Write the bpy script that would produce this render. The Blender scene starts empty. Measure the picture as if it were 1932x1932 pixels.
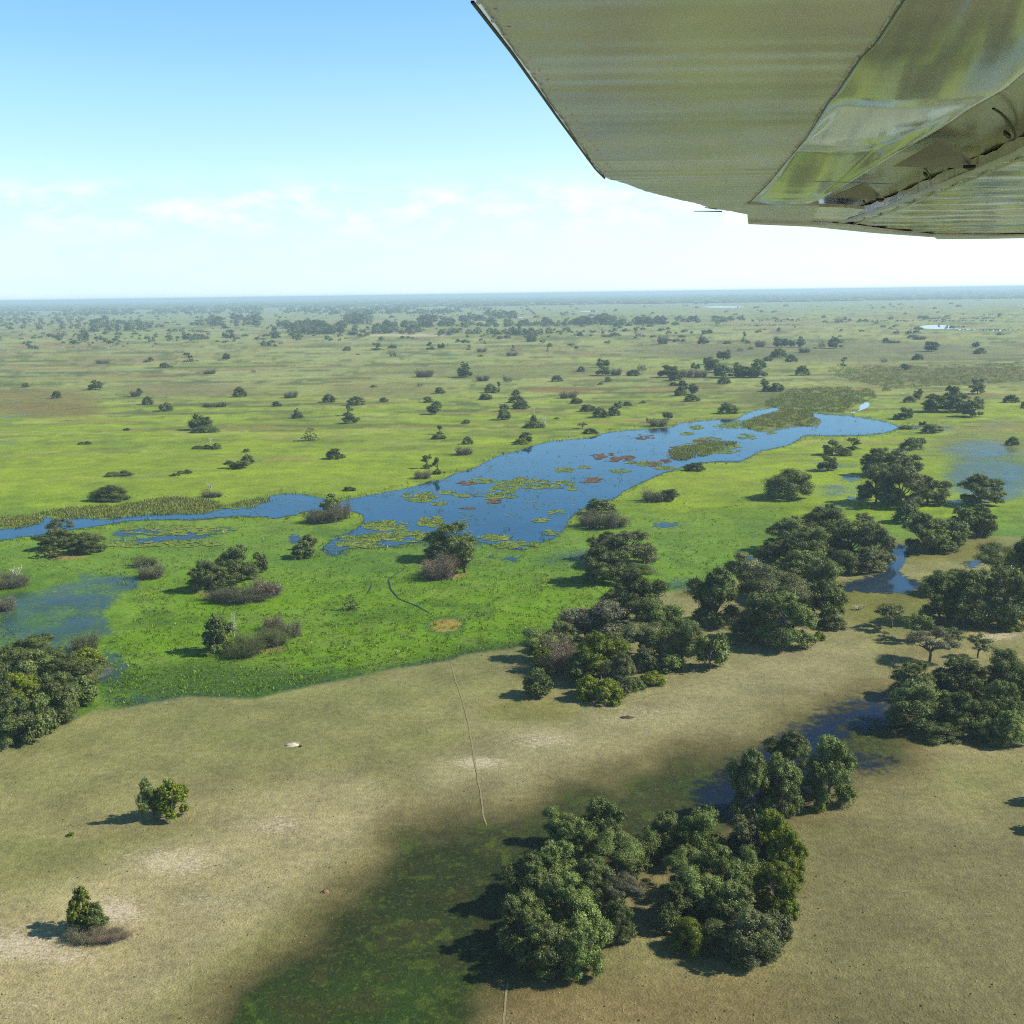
import bpy, math, random
import numpy as np
from mathutils import Matrix, Vector

# ------------------------------------------------------------------ camera, sky, sun, exposure
SC = bpy.context.scene
H = 70.0                     # eye height above the plain, metres
FPX = 2072.0                 # focal length in units of a 1932 px wide frame
PITCH = math.atan((966 - 554.0) / FPX)
ROLL = math.atan(28.0 / 1932)
f3 = np.array([0, math.cos(PITCH), -math.sin(PITCH)])
r0 = np.array([1.0, 0, 0]); u0 = np.array([0, math.sin(PITCH), math.cos(PITCH)])
r3 = math.cos(ROLL) * r0 - math.sin(ROLL) * u0
u3 = math.sin(ROLL) * r0 + math.cos(ROLL) * u0
cam_d = bpy.data.cameras.new('camera'); cam = bpy.data.objects.new('camera', cam_d)
SC.collection.objects.link(cam); SC.camera = cam
cam_d.angle = 2 * math.atan(966 / FPX); cam_d.clip_start = 0.05; cam_d.clip_end = 200000
M = Matrix(((r3[0], u3[0], -f3[0], 0), (r3[1], u3[1], -f3[1], 0), (r3[2], u3[2], -f3[2], H), (0, 0, 0, 1)))
cam.matrix_world = M
SUN_EL = math.radians(38); SUN_AZ = math.radians(88)      # azimuth from +Y towards +X
w = bpy.data.worlds.new('World'); SC.world = w; w.use_nodes = True
nt = w.node_tree; nt.nodes.clear()
def N(t, ty, **k):
    n = t.nodes.new(ty)
    for a, b in k.items():
        if a.startswith('i_'): n.inputs[a[2:].replace('_', ' ')].default_value = b
        else: setattr(n, a, b)
    return n
sky = N(nt, 'ShaderNodeTexSky', sky_type='NISHITA', sun_disc=False, sun_elevation=SUN_EL, sun_rotation=SUN_AZ,
        altitude=0, air_density=1.0, dust_density=.7, ozone_density=1.6)
geo = N(nt, 'ShaderNodeTexCoord'); sep = N(nt, 'ShaderNodeSeparateXYZ')
nt.links.new(geo.outputs['Generated'], sep.inputs[0])
mp = N(nt, 'ShaderNodeMapping'); mp.inputs['Scale'].default_value = (20, 20, 52)
nt.links.new(geo.outputs['Generated'], mp.inputs[0])
cn = N(nt, 'ShaderNodeTexNoise'); cn.inputs['Scale'].default_value = 1.0; cn.inputs['Detail'].default_value = 7; cn.inputs['Roughness'].default_value = .6
nt.links.new(mp.outputs[0], cn.inputs['Vector'])
band = N(nt, 'ShaderNodeValToRGB')           # where low clouds stand above the horizon
e = band.color_ramp.elements; e[0].position = 0.005; e[0].color = (0.05,) * 3 + (1,); e[1].position = .16; e[1].color = (0, 0, 0, 1)
for p, c in ((.05, .15), (.068, .62), (.085, .55), (.098, .10), (.12, 0.0)):
    q = e.new(p); q.color = (c, c, c, 1)
nt.links.new(sep.outputs['Z'], band.inputs[0])
cr = N(nt, 'ShaderNodeValToRGB'); e = cr.color_ramp.elements; e[0].position = .44; e[0].color = (0.0,) * 3 + (1,); e[1].position = .70; e[1].color = (1, 1, 1, 1)
nt.links.new(cn.outputs['Fac'], cr.inputs[0])
mul = N(nt, 'ShaderNodeMath', operation='MULTIPLY'); nt.links.new(band.outputs[0], mul.inputs[0]); nt.links.new(cr.outputs[0], mul.inputs[1])
mixc = N(nt, 'ShaderNodeMixRGB'); mixc.inputs[2].default_value = (6.5, 6.5, 6.6, 1)
tintn = N(nt, 'ShaderNodeMixRGB', blend_type='MULTIPLY'); tintn.inputs[0].default_value = 1; tintn.inputs[2].default_value = (.60, .97, 1.08, 1)
zen = N(nt, 'ShaderNodeMapRange'); zen.inputs[1].default_value = .27; zen.inputs[2].default_value = .75; zen.inputs[3].default_value = 1; zen.inputs[4].default_value = .35; nt.links.new(sep.outputs['Z'], zen.inputs[0])
zc = N(nt, 'ShaderNodeCombineXYZ'); [nt.links.new(zen.outputs[0], zc.inputs[i_]) for i_ in range(3)]
zm = N(nt, 'ShaderNodeMixRGB', blend_type='MULTIPLY'); zm.inputs[0].default_value = 1; nt.links.new(sky.outputs[0], zm.inputs[1]); nt.links.new(zc.outputs[0], zm.inputs[2])
nt.links.new(zm.outputs[0], tintn.inputs[1])
hz_ = N(nt, 'ShaderNodeValToRGB'); e = hz_.color_ramp.elements; e[0].position = 0.0; e[0].color = (.82,) * 3 + (1,); e[1].position = .5; e[1].color = (0, 0, 0, 1)
for p, c in ((.08, .60), (.13, .34), (.20, .12), (.28, .0)):
    q = e.new(p); q.color = (c, c, c, 1)
nt.links.new(sep.outputs['Z'], hz_.inputs[0])
xr = N(nt, 'ShaderNodeMapRange'); xr.inputs[1].default_value = -.3; xr.inputs[2].default_value = .6; nt.links.new(sep.outputs['X'], xr.inputs[0])
hc_ = N(nt, 'ShaderNodeMixRGB'); hc_.inputs[1].default_value = (4.6, 5.6, 6.3, 1); hc_.inputs[2].default_value = (6.3, 6.7, 6.9, 1); nt.links.new(xr.outputs[0], hc_.inputs[0])
mixh = N(nt, 'ShaderNodeMixRGB'); nt.links.new(hc_.outputs[0], mixh.inputs[2])       # thin milky air low in the sky
nt.links.new(hz_.outputs[0], mixh.inputs[0]); nt.links.new(tintn.outputs[0], mixh.inputs[1])
nt.links.new(mul.outputs[0], mixc.inputs[0]); nt.links.new(mixh.outputs[0], mixc.inputs[1])
bg = N(nt, 'ShaderNodeBackground'); bg.inputs[1].default_value = SKY_STRENGTH if 'SKY_STRENGTH' in globals() else 0.128
nt.links.new(mixc.outputs[0], bg.inputs[0])
wo = N(nt, 'ShaderNodeOutputWorld'); nt.links.new(bg.outputs[0], wo.inputs[0])
sd = bpy.data.lights.new('sun', 'SUN'); sd.energy = 5.0; sd.angle = math.radians(.5); sd.color = (1, .91, .76)
so = bpy.data.objects.new('sun', sd); SC.collection.objects.link(so)
sdir = Vector((math.sin(SUN_AZ) * math.cos(SUN_EL), math.cos(SUN_AZ) * math.cos(SUN_EL), math.sin(SUN_EL)))
so.rotation_euler = sdir.to_track_quat('Z', 'Y').to_euler()
so.location = (300, 0, 400)
SC.view_settings.view_transform = 'Standard'; SC.view_settings.look = 'None'
SC.view_settings.exposure = 0.62; SC.view_settings.gamma = 1; SC.view_settings.use_curve_mapping = False
SC.render.engine = 'CYCLES'
cy = SC.cycles; cy.max_bounces = 6; cy.diffuse_bounces = 2; cy.glossy_bounces = 3; cy.transmission_bounces = 3
cy.transparent_max_bounces = 12; cy.volume_bounces = 1; cy.use_denoising = False; cy.filter_width = 1.1; cy.caustics_reflective = False; cy.caustics_refractive = False
cy.sample_clamp_indirect = 4

# ------------------------------------------------------------------ helpers
COL = SC.collection
def unproj(U, V, z=0.0):
    """point of the horizontal plane at height z seen at photo position (U, V)"""
    U = np.asarray(U, float); V = np.asarray(V, float)
    d = f3[None] * FPX + (U.reshape(-1, 1) - 966) * r3[None] + (966 - V.reshape(-1, 1)) * u3[None]
    k = (z - H) / d[:, 2]
    p = d * k[:, None]; p[:, 2] += H
    return p
def ray(U, V):
    d = f3 * FPX + (U - 966) * r3 + (966 - V) * u3
    return d / np.linalg.norm(d)
def proj(P):
    q = P - np.array([0, 0, H])
    dz = q @ f3
    return 966 + FPX * (q @ r3) / dz, 966 - FPX * (q @ u3) / dz, dz
def lin(c):
    c = np.asarray(c, float) / 255
    return np.where(c <= .04045, c / 12.92, ((c + .055) / 1.055) ** 2.4)
KK = np.array([1.66, 1.55, 1.50])
def alb(c): return np.clip(lin(c) / KK, .004, .85)
def h2(ix, iy, s):
    n = (ix.astype(np.int64) * 374761393 + iy.astype(np.int64) * 668265263 + s * 144665) & 0x7fffffff
    n = ((n ^ (n >> 13)) * 1274126177) & 0x7fffffff
    return ((n ^ (n >> 16)) & 0xffff) / 65535.0
def vn(x, y, s=0):
    ix = np.floor(x); iy = np.floor(y); fx = x - ix; fy = y - iy
    fx = fx * fx * (3 - 2 * fx); fy = fy * fy * (3 - 2 * fy)
    a = h2(ix, iy, s); b = h2(ix + 1, iy, s); c = h2(ix, iy + 1, s); d = h2(ix + 1, iy + 1, s)
    return (a * (1 - fx) + b * fx) * (1 - fy) + (c * (1 - fx) + d * fx) * fy
def fbm(x, y, s=0, o=4):
    t = 0; a = .5; q = 0
    for k in range(o):
        t = t + a * vn(x * 2 ** k, y * 2 ** k, s + k); q += a; a *= .55
    return t / q - .5
def sdf(U, V, poly):
    """signed distance in photo px, positive inside"""
    P = np.asarray(poly, float); n = len(P)
    d2 = np.full(U.shape, 1e18); ins = np.zeros(U.shape, bool)
    for i in range(n):
        x1, y1 = P[i]; x2, y2 = P[(i + 1) % n]
        ex, ey = x2 - x1, y2 - y1; wx = U - x1; wy = V - y1
        t = np.clip((wx * ex + wy * ey) / (ex * ex + ey * ey + 1e-9), 0, 1)
        d2 = np.minimum(d2, (wx - ex * t) ** 2 + (wy - ey * t) ** 2)
        if y1 != y2:
            c = ((y1 > V) != (y2 > V)) & (U < (x2 - x1) * (V - y1) / (y2 - y1) + x1)
            ins ^= c
    return np.sqrt(d2) * np.where(ins, 1, -1)
def esdf(U, V, cx, cy, rx, ry):
    q = np.sqrt(((U - cx) / rx) ** 2 + ((V - cy) / ry) ** 2)
    return (1 - q) * min(rx, ry)
def sst(x, a, b):
    t = np.clip((x - a) / (b - a), 0, 1); return t * t * (3 - 2 * t)
def mesh_np(name, V, F, mat=None, attrs=None, mats=None, fmat=None, smooth=False):
    """V (n,3), F (m,k) constant k"""
    me = bpy.data.meshes.new(name)
    V = np.asarray(V, np.float32); F = np.asarray(F, np.int32)
    m, k = F.shape
    me.vertices.add(len(V)); me.vertices.foreach_set('co', V.ravel())
    me.loops.add(m * k); me.loops.foreach_set('vertex_index', F.ravel())
    me.polygons.add(m); me.polygons.foreach_set('loop_start', np.arange(0, m * k, k, dtype=np.int32))
    me.polygons.foreach_set('loop_total', np.full(m, k, np.int32))
    for mm in (mats or ([mat] if mat else [])): me.materials.append(mm)
    if fmat is not None: me.polygons.foreach_set('material_index', np.asarray(fmat, np.int32))
    if smooth: me.polygons.foreach_set('use_smooth', np.ones(m, bool))
    me.update(calc_edges=True)
    for an, (ty, arr) in (attrs or {}).items():
        at = me.attributes.new(an, ty, 'POINT')
        at.data.foreach_set('color' if ty == 'FLOAT_COLOR' else 'value', np.asarray(arr, np.float32).ravel())
    return me
def add(name, me, parent=None, loc=None):
    o = bpy.data.objects.new(name, me); COL.objects.link(o)
    if parent: o.parent = parent
    if loc is not None: o.location = loc
    return o
def tag(o, label=None, cat=None, group=None, kind=None):
    if label: o['label'] = label
    if cat: o['category'] = cat
    if group: o['group'] = group
    if kind: o['kind'] = kind
    return o
def newmat(name):
    m = bpy.data.materials.new(name); m.use_nodes = True
    t = m.node_tree; t.nodes.clear()
    return m, t, N(t, 'ShaderNodeOutputMaterial')
def L(t, a, b): t.links.new(a, b)
def noise(t, scale, detail=3, rough=.55, vec=None, dist=0):
    n = N(t, 'ShaderNodeTexNoise'); n.inputs['Scale'].default_value = scale; n.inputs['Detail'].default_value = detail
    n.inputs['Roughness'].default_value = rough; n.inputs['Distortion'].default_value = dist
    if vec: L(t, vec, n.inputs['Vector'])
    return n.outputs['Fac']
def mrange(t, x, a, b, c, d):
    n = N(t, 'ShaderNodeMapRange'); n.clamp = True
    for i, v in enumerate((a, b, c, d)): n.inputs[i + 1].default_value = v
    L(t, x, n.inputs[0]); return n.outputs[0]
def math_(t, op, a, b):
    n = N(t, 'ShaderNodeMath', operation=op)
    for i, v in enumerate((a, b)):
        if isinstance(v, (int, float)): n.inputs[i].default_value = v
        else: L(t, v, n.inputs[i])
    return n.outputs[0]
def mixrgb(t, fac, a, b, mode='MIX'):
    n = N(t, 'ShaderNodeMixRGB', blend_type=mode)
    for i, v in enumerate((fac, a, b)):
        if isinstance(v, (int, float)): n.inputs[i].default_value = v
        elif isinstance(v, (tuple, list, np.ndarray)): n.inputs[i].default_value = tuple(v) + (1,) if len(v) == 3 else v
        else: L(t, v, n.inputs[i])
    return n.outputs[0]
def attr(t, name, out='Fac'):
    n = N(t, 'ShaderNodeAttribute'); n.attribute_name = name; return n.outputs[out]

# ------------------------------------------------------------------ the plain: one sheet, its ground cover stored on its points
da = 3.0 / FPX
AC = np.arange(-.70, .7001, da)
px = [3.2]
while px[-1] < 1560:
    px.append(px[-1] + min(3.0, .45 + px[-1] * .03))
tv = np.array(px) / FPX / math.cos(PITCH) ** 2
tv = tv[tv < 1.15]
nr, nc = len(tv), len(AC)
YY = (H / tv)[:, None] * np.ones(nc)[None]; XX = AC[None] * YY
GP = np.stack([XX, YY, np.zeros_like(XX)], -1).reshape(-1, 3)
GU, GV, _ = proj(GP)
GU = GU.copy(); GV = GV.copy()
idx = np.arange(nr * nc).reshape(nr, nc)
GF = np.stack([idx[:-1, :-1], idx[:-1, 1:], idx[1:, 1:], idx[1:, :-1]], -1)[:, :, ::-1].reshape(-1, 4)
HOR = 568.0 - (GU) * (28 / 1932)            # horizon row at each column
DV = GV - HOR
# world-anchored ragged warp of the lookup position
wx, wy = GP[:, 0], GP[:, 1]
rag = np.clip(DV / 400, .15, 1)
WU = GU + fbm(wx / 14, wy / 14, 3, 5) * 46 * rag
WV = GV + fbm(wx / 14 + 50, wy / 14, 9, 5) * 26 * rag * np.clip(DV / 500, .2, 1)

TILES = {'1': (0, 520.9, 1 / 3), '2': (644, 520.9, 1 / 3), '3': (1288, 520.9, 1 / 3), '4': (0, 868.1, 1 / 3), '5': (644, 868.1, 1 / 3),
         '6': (1288, 868.1, 1 / 3), '7': (0, 1341.6, .4085), '8': (710.3, 1341.6, .6323), 'a': (947, 1420.4, .3268), 'b': (970.5, 1065.2, .2246),
         'c': (1617.9, 1104.9, .1634), 'F': (0, 544.6, .20424), 'G': (394.6, 544.6, .20424), 'H': (789.2, 544.6, .20424),
         'I': (1183.9, 528.8, .20424), 'J': (1537.5, 528.8, .20424), '0': (0, 0, 1)}
def tl(k, x, y):
    a, b, s = TILES[k]; return a + x * s, b + y * s

C = np.zeros((len(GP), 3)); C[:] = alb((158, 162, 98))
def lay(m, rgb):
    global C
    C = C * (1 - m[:, None]) + alb(rgb)[None] * m[:, None]
lay(1 - sst(DV, 4, 75), (150, 156, 110))
lay(sst(GV, 690, 790), (150, 162, 58))
lay(sst(GV, 740, 830), (150, 168, 36))
lay(sst(GV, 930, 1060), (112, 150, 12))
lay(sst(fbm(wx / 60, wy / 90, 5, 4), -.02, .16) * sst(GV, 720, 800) * (1 - sst(GV, 1000, 1100)) * .6, (158, 178, 30))
lay(sst(fbm(wx / 25, wy / 40, 15, 4), .02, .2) * sst(GV, 720, 800) * .35, (100, 128, 30))
# streaks of drier grass across the middle distance
lay(sst(fbm(wx / 160, wy / 60, 21, 5), .03, .17) * sst(DV, 30, 70) * (1 - sst(GV, 700, 760)) * .8, (150, 132, 80))
lay(sst(fbm(wx / 190, wy / 90, 31, 4), .03, .16) * sst(DV, 25, 60) * (1 - sst(GV, 680, 740)) * .75, (146, 160, 60))
lay(sst(fbm(wx / 90, wy / 26, 33, 4), .12, .2) * sst(DV, 60, 90) * (1 - sst(GV, 760, 820)) * .8, (84, 98, 50))
for a_, b_, sd_, lo, c, m in ((70, 18, 101, .06, (112, 112, 60), .65), (55, 15, 103, .07, (176, 176, 92), .6), (120, 22, 105, .08, (150, 120, 76), .6), (30, 8, 107, .10, (84, 96, 48), .7), (14, 5, 109, .12, (96, 116, 40), .5)):
    lay(sst(fbm(wx / a_, wy / b_, sd_, 5), lo, lo + .10) * sst(DV, 20, 60) * (1 - sst(GV, 760, 960)) * m, c)
for k, x, y, rx, ry, c, m in (('1', 200, 700, 420, 75, (136, 122, 68), .8), ('1', 300, 760, 330, 45, (132, 112, 62), .8), ('1', 1050, 645, 480, 45, (140, 130, 82), .8),
        ('2', 250, 650, 420, 50, (138, 130, 78), .7), ('2', 1240, 642, 260, 20, (136, 108, 64), .8), ('2', 900, 540, 900, 40, (126, 126, 72), .6), ('1', 1650, 1035, 200, 22, (150, 140, 66), .75),
        ('3', 1000, 430, 1300, 70, (122, 122, 78), .7), ('3', 1500, 560, 700, 60, (112, 110, 64), .8), ('3', 650, 700, 420, 70, (116, 120, 62), .9), ('3', 560, 810, 260, 60, (120, 118, 58), .95),
        ('3', 100, 420, 500, 40, (120, 118, 74), .6), ('3', 1800, 860, 260, 40, (146, 138, 72), .8), ('3', 1700, 960, 350, 90, (128, 132, 72), .8), ('3', 1750, 1100, 330, 130, (106, 124, 84), .8),
        ('2', 330, 335, 330, 7, (206, 186, 146), 1), ('3', 300, 268, 700, 8, (158, 150, 102), .8), ('H', 1200, 375, 900, 16, (150, 152, 100), .9), ('G', 1100, 320, 700, 18, (158, 142, 92), .7),
        ('F', 500, 445, 420, 20, (158, 146, 100), .8), ('F', 1300, 445, 500, 40, (150, 156, 84), .7), ('4', 780, 95, 250, 14, (120, 130, 60), .6)):
    cx, cy2 = tl(k, x, y); s = TILES[k][2]
    q = np.sqrt(((WU - cx) / (rx * s)) ** 2 + ((GV + (WV - GV) * .35 - cy2) / (ry * s)) ** 2)
    lay((1 - sst(q, .62, 1.1)) * m, c)
# reed banks beside the river
RIVER = [(-40, 1004), (50, 993), (77, 985), (80, 973), (97, 978), (143, 978), (167, 978), (200, 981), (227, 976), (253, 971), (287, 970), (333, 971), (383, 968), (420, 960), (443, 956), (473, 958), (500, 946), (510, 936), (533, 931), (573, 933), (617, 940), (640, 945), (664, 939), (677, 937.6), (727, 927.6), (777, 917.6), (811, 909), (837, 904), (857, 892.6), (884, 887.6), (897, 882.6), (917, 871), (944, 857.6), (977, 851), (1011, 839), (1037, 832.6), (1111, 826), (1144, 816), (1184, 811), (1227, 809), (1261, 807), (1288, 797.6), (1321, 794), (1355, 791), (1388, 791), (1402, 782), (1420, 775), (1465, 767), (1474, 774), (1440, 784), (1404, 795), (1398, 801), (1415, 808), (1431, 814), (1461, 811), (1505, 804), (1541, 804), (1548, 794), (1533, 787.6), (1525, 777.6), (1555, 781), (1605, 784), (1655, 792.6), (1681, 797.6), (1695, 804), (1735, 803), (1732, 808), (1695, 809), (1671, 817.6), (1621, 823.6), (1521, 822.6), (1488, 841), (1431, 854), (1398, 871), (1321, 874), (1288, 882.6), (1244, 898), (1211, 911), (1177, 928), (1161, 940), (1137, 951), (1094, 965), (1075, 981), (1065, 1001), (1045, 1018), (1010, 1028), (985, 1038), (945, 1031), (895, 1022), (800, 1024), (745, 1032), (700, 1033), (665, 1035), (645, 1041), (625, 1042), (606, 1036), (625, 1020), (650, 1012), (670, 1000), (684, 985), (682, 972), (650, 962), (600, 968), (580, 965), (560, 972), (520, 980), (500, 976), (433, 975), (367, 981), (287, 983), (233, 985), (187, 993), (160, 997), (140, 999), (100, 1008), (77, 1011), (37, 1015), (0, 1020), (-40, 1022)]
riv = sdf(WU * .3 + GU * .7, WV * .3 + GV * .7, RIVER)
lay(sst(riv, -26, -4) * (1 - sst(GU, 1000, 1200)) * sst(1040 - GV, 0, 60) * .35 * sst(fbm(wx / 8, wy / 8, 77), -.1, .1), (104, 120, 52))
for poly, c in (([(200, 960), (260, 952), (330, 938), (400, 945), (420, 957), (380, 968), (300, 970), (230, 976), (150, 975), (100, 970), (130, 960)], (116, 120, 58)),
                ([(-20, 975), (70, 975), (72, 985), (30, 995), (-20, 1000)], (122, 120, 56)), ([(420, 955), (500, 940), (510, 945), (470, 958)], (110, 126, 60))):
    lay(sst(sdf(WU, WV, poly), -4, 2) * .9, c)
lay(sst(riv, -1, 1), (70, 78, 46))
# the dry grazed flats in front
TAN = [(-700, 1560), (-50, 1425), (0, 1412), (90, 1375), (180, 1338), (235, 1333), (353, 1311), (483, 1316), (550, 1301), (644, 1281), (744, 1261), (850, 1245), (877, 1235), (960, 1225), (1000, 1216), (1090, 1160), (1240, 1116), (1310, 1110), (1400, 1090), (1560, 1080), (1600, 1060), (1660, 1030), (1740, 1010), (1800, 1008), (1870, 1012), (1932, 1014), (2100, 1010), (2900, 1000), (2900, 2600), (-1200, 2600)]
tan_s = sdf(GU + (WU - GU) * .25, GV + (WV - GV) * .3, TAN)
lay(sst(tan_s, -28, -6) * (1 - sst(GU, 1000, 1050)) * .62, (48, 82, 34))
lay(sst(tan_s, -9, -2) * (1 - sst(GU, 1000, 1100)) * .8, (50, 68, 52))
for a_, sd_, lo, c, m in ((30, 201, .02, (126, 158, 50), .6), (18, 203, .05, (70, 112, 22), .55), (9, 205, .08, (132, 150, 60), .5), (6, 207, .10, (62, 92, 30), .5)):
    lay(sst(fbm(wx / a_, wy / a_, sd_, 5), lo, lo + .10) * sst(GV, 900, 1000) * (1 - sst(riv, -4, 0)) * m, c)
lay(sst(GV, 960, 1000) * (1 - sst(GV, 1060, 1130)) * .45, (104, 138, 58))
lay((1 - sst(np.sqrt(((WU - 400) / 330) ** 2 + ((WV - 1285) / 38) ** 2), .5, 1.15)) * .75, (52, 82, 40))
TN = sst(tan_s, -2, 5)
lay(TN, (146, 142, 88))
lay(TN * sst(tan_s, 60, 300) * .6, (150, 136, 92))
lay(TN * sst(fbm(wx / 22, wy / 22, 41, 5), -.02, .2) * .6, (130, 132, 74))
lay(TN * sst(fbm(wx / 30, wy / 16, 44, 5), .0, .2) * .4, (160, 144, 104))
STRIPE = [(780, 1470), (900, 1400), (1100, 1350), (1300, 1290), (1500, 1215), (1620, 1225), (1640, 1260), (1500, 1330), (1350, 1385), (1150, 1440), (960, 1500), (820, 1520)]
lay(TN * sst(sdf(WU, WV, STRIPE), -50, 30) * .75, (168, 156, 112))
STRIPE2 = [(-60, 1760), (200, 1650), (450, 1540), (640, 1480), (720, 1500), (640, 1600), (520, 1720), (360, 1820), (200, 1932), (-60, 1990)]
lay(TN * sst(sdf(WU, WV, STRIPE2), -60, 30) * .8, (178, 162, 118))
lay(TN * sst(GV, 1500, 1600) * sst(GU, 1350, 1600) * .8, (124, 116, 76))
lay(TN * sst(GV, 1780, 1900) * (1 - sst(GU, 1400, 1700)) * sst(GU, 850, 1000) * .7, (132, 112, 70))
for k, x, y, rx, ry, c, m in (('6', 1150, 790, 330, 170, (122, 122, 48), .9), ('6', 1500, 500, 420, 100, (122, 118, 52), .85), ('6', 150, 760, 200, 30, (126, 112, 40), .9), ('6', 1250, 900, 200, 100, (126, 130, 62), .7),
                              ('5', 1050, 1420, 330, 70, (118, 116, 46), .5), ('8', 1560, 90, 190, 28, (118, 122, 44), .95), ('8', 900, 120, 120, 40, (126, 112, 60), .4)):
    cx, cy2 = tl(k, x, y); s = TILES[k][2]
    q = np.sqrt(((WU - cx) / (rx * s)) ** 2 + ((WV - cy2) / (ry * s)) ** 2)
    lay((1 - sst(q, .55, 1.1)) * m * sst(tan_s, -25, 0), c)
SAND = np.zeros(len(GP))
for cx, cy2, rx, ry, m in ((510, 1556, 110, 36, .75), (330, 1622, 150, 48, .85), (225, 1715, 95, 48, 1), (40, 1780, 150, 52, 1), (120, 1800, 90, 30, .9), (400, 1700, 160, 46, .6), (260, 1850, 200, 50, .45), (690, 1500, 90, 30, .35), (900, 1436, 90, 20, .9),
                           (1026, 1392, 140, 32, .75), (1210, 1348, 160, 30, .6), (1400, 1290, 160, 26, .45), (60, 1890, 160, 60, .55), (1880, 1195, 90, 14, .9), (551, 1406, 16, 6, 1), (1180, 1700, 40, 70, .35), (1250, 1755, 60, 24, .4)):
    SAND = np.maximum(SAND, np.clip(esdf(WU, WV, cx, cy2, rx * 1.25, ry * 1.25) / (1.0 * min(rx, ry)), 0, 1) * m)
SAND = np.maximum(SAND, .36 * sst(sdf(WU, WV, STRIPE2), -70, 50) * (1 - .5 * sst(GU, 450, 700)))
SAND = np.maximum(SAND, .30 * sst(sdf(WU, WV, STRIPE), -40, 50))
# the sunken green hollow at the bottom with pondweed
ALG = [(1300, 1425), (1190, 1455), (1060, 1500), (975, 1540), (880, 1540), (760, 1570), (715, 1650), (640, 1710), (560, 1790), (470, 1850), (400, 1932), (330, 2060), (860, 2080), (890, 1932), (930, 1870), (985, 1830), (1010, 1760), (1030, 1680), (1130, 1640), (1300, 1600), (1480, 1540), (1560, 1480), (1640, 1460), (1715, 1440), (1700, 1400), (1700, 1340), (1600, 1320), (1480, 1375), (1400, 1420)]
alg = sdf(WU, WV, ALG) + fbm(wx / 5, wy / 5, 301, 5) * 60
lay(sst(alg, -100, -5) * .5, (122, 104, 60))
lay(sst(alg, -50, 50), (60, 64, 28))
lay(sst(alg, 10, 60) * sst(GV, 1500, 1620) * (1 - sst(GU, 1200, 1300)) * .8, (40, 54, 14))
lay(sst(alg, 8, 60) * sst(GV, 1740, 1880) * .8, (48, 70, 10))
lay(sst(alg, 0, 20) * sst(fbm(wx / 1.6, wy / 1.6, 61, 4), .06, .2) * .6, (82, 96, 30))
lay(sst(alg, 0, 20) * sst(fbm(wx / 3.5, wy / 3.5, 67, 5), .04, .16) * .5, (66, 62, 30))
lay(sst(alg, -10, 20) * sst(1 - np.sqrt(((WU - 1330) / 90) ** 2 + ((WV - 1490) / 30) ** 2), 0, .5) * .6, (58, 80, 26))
lay(1 - sst(np.sqrt(((WU - 843) / 34) ** 2 + ((WV - 1181) / 15) ** 2), .8, 1.5), (60, 104, 44))
lay(1 - sst(np.sqrt(((WU - 843) / 32) ** 2 + ((WV - 1181) / 12) ** 2), .8, 1.1), (160, 138, 66))
for cx, cy2, rx, ry in ((505, 1228, 34, 9), (185, 1262, 32, 14), (125, 1046, 40, 9), (846, 1082, 34, 8), (400, 1125, 25, 6), (1850, 1190, 60, 6)):
    lay(1 - sst(np.sqrt(((WU - cx) / rx) ** 2 + ((WV - cy2) / ry) ** 2), .7, 1.15), (158, 140, 84))
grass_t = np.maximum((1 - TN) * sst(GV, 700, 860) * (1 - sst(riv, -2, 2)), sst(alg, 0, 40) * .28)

# coarse rest of the same sheet, all around and behind the viewer
o0 = len(GP); R_ = 60000.0
yb = H / tv[-1]
ext = []; extF = []
gx = np.array([-R_, -8000, -1500, -300, -60, 60, 300, 1500, 8000, R_]); gy = np.array([-R_, -8000, -1500, -300, 0, 300, 1500, 8000, R_])
EX, EY = np.meshgrid(gx, gy); EP = np.stack([EX, EY, np.full_like(EX, -.35)], -1).reshape(-1, 3)
ei = np.arange(len(EP)).reshape(len(gy), len(gx)) + o0
EF = np.stack([ei[:-1, :-1], ei[:-1, 1:], ei[1:, 1:], ei[1:, :-1]], -1).reshape(-1, 4)
GPz = GP.copy()
GPz[:, 2] = fbm(wx / 9, wy / 9, 90, 4) * .12 * (1 - sst(riv, -8, 0)) * sst(DV, 100, 300) * .5 - .06 * sst(riv, -3, 2)
allP = np.vstack([GPz, EP])
allC = np.vstack([C, np.tile(alb((142, 136, 96)), (len(EP), 1))])
allC = np.hstack([allC, np.ones((len(allC), 1))])
pad = np.zeros(len(EP))

gm, t, out = newmat('ground_cover')
tc = N(t, 'ShaderNodeTexCoord').outputs['Object']
colr = attr(t, 'cover', 'Color'); sandf = attr(t, 'sand'); gr = attr(t, 'grass')
n1 = noise(t, .9, 5, .65, tc); n2 = noise(t, .12, 5, .6, tc); n3 = noise(t, 3.5, 3, .6, tc); n4 = noise(t, .02, 4, .6, tc)
v1 = math_(t, 'MULTIPLY', mrange(t, n1, .28, .72, .72, 1.28), mrange(t, n2, .3, .7, .78, 1.22))
v2 = math_(t, 'MULTIPLY', v1, mrange(t, n3, .3, .7, .78, 1.22))
v3 = math_(t, 'MULTIPLY', v2, mrange(t, n4, .3, .7, .88, 1.12))
cc = N(t, 'ShaderNodeCombineXYZ')
for i in range(3): L(t, v3, cc.inputs[i])
c1 = mixrgb(t, 1.0, colr, cc.outputs[0], 'MULTIPLY')
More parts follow.
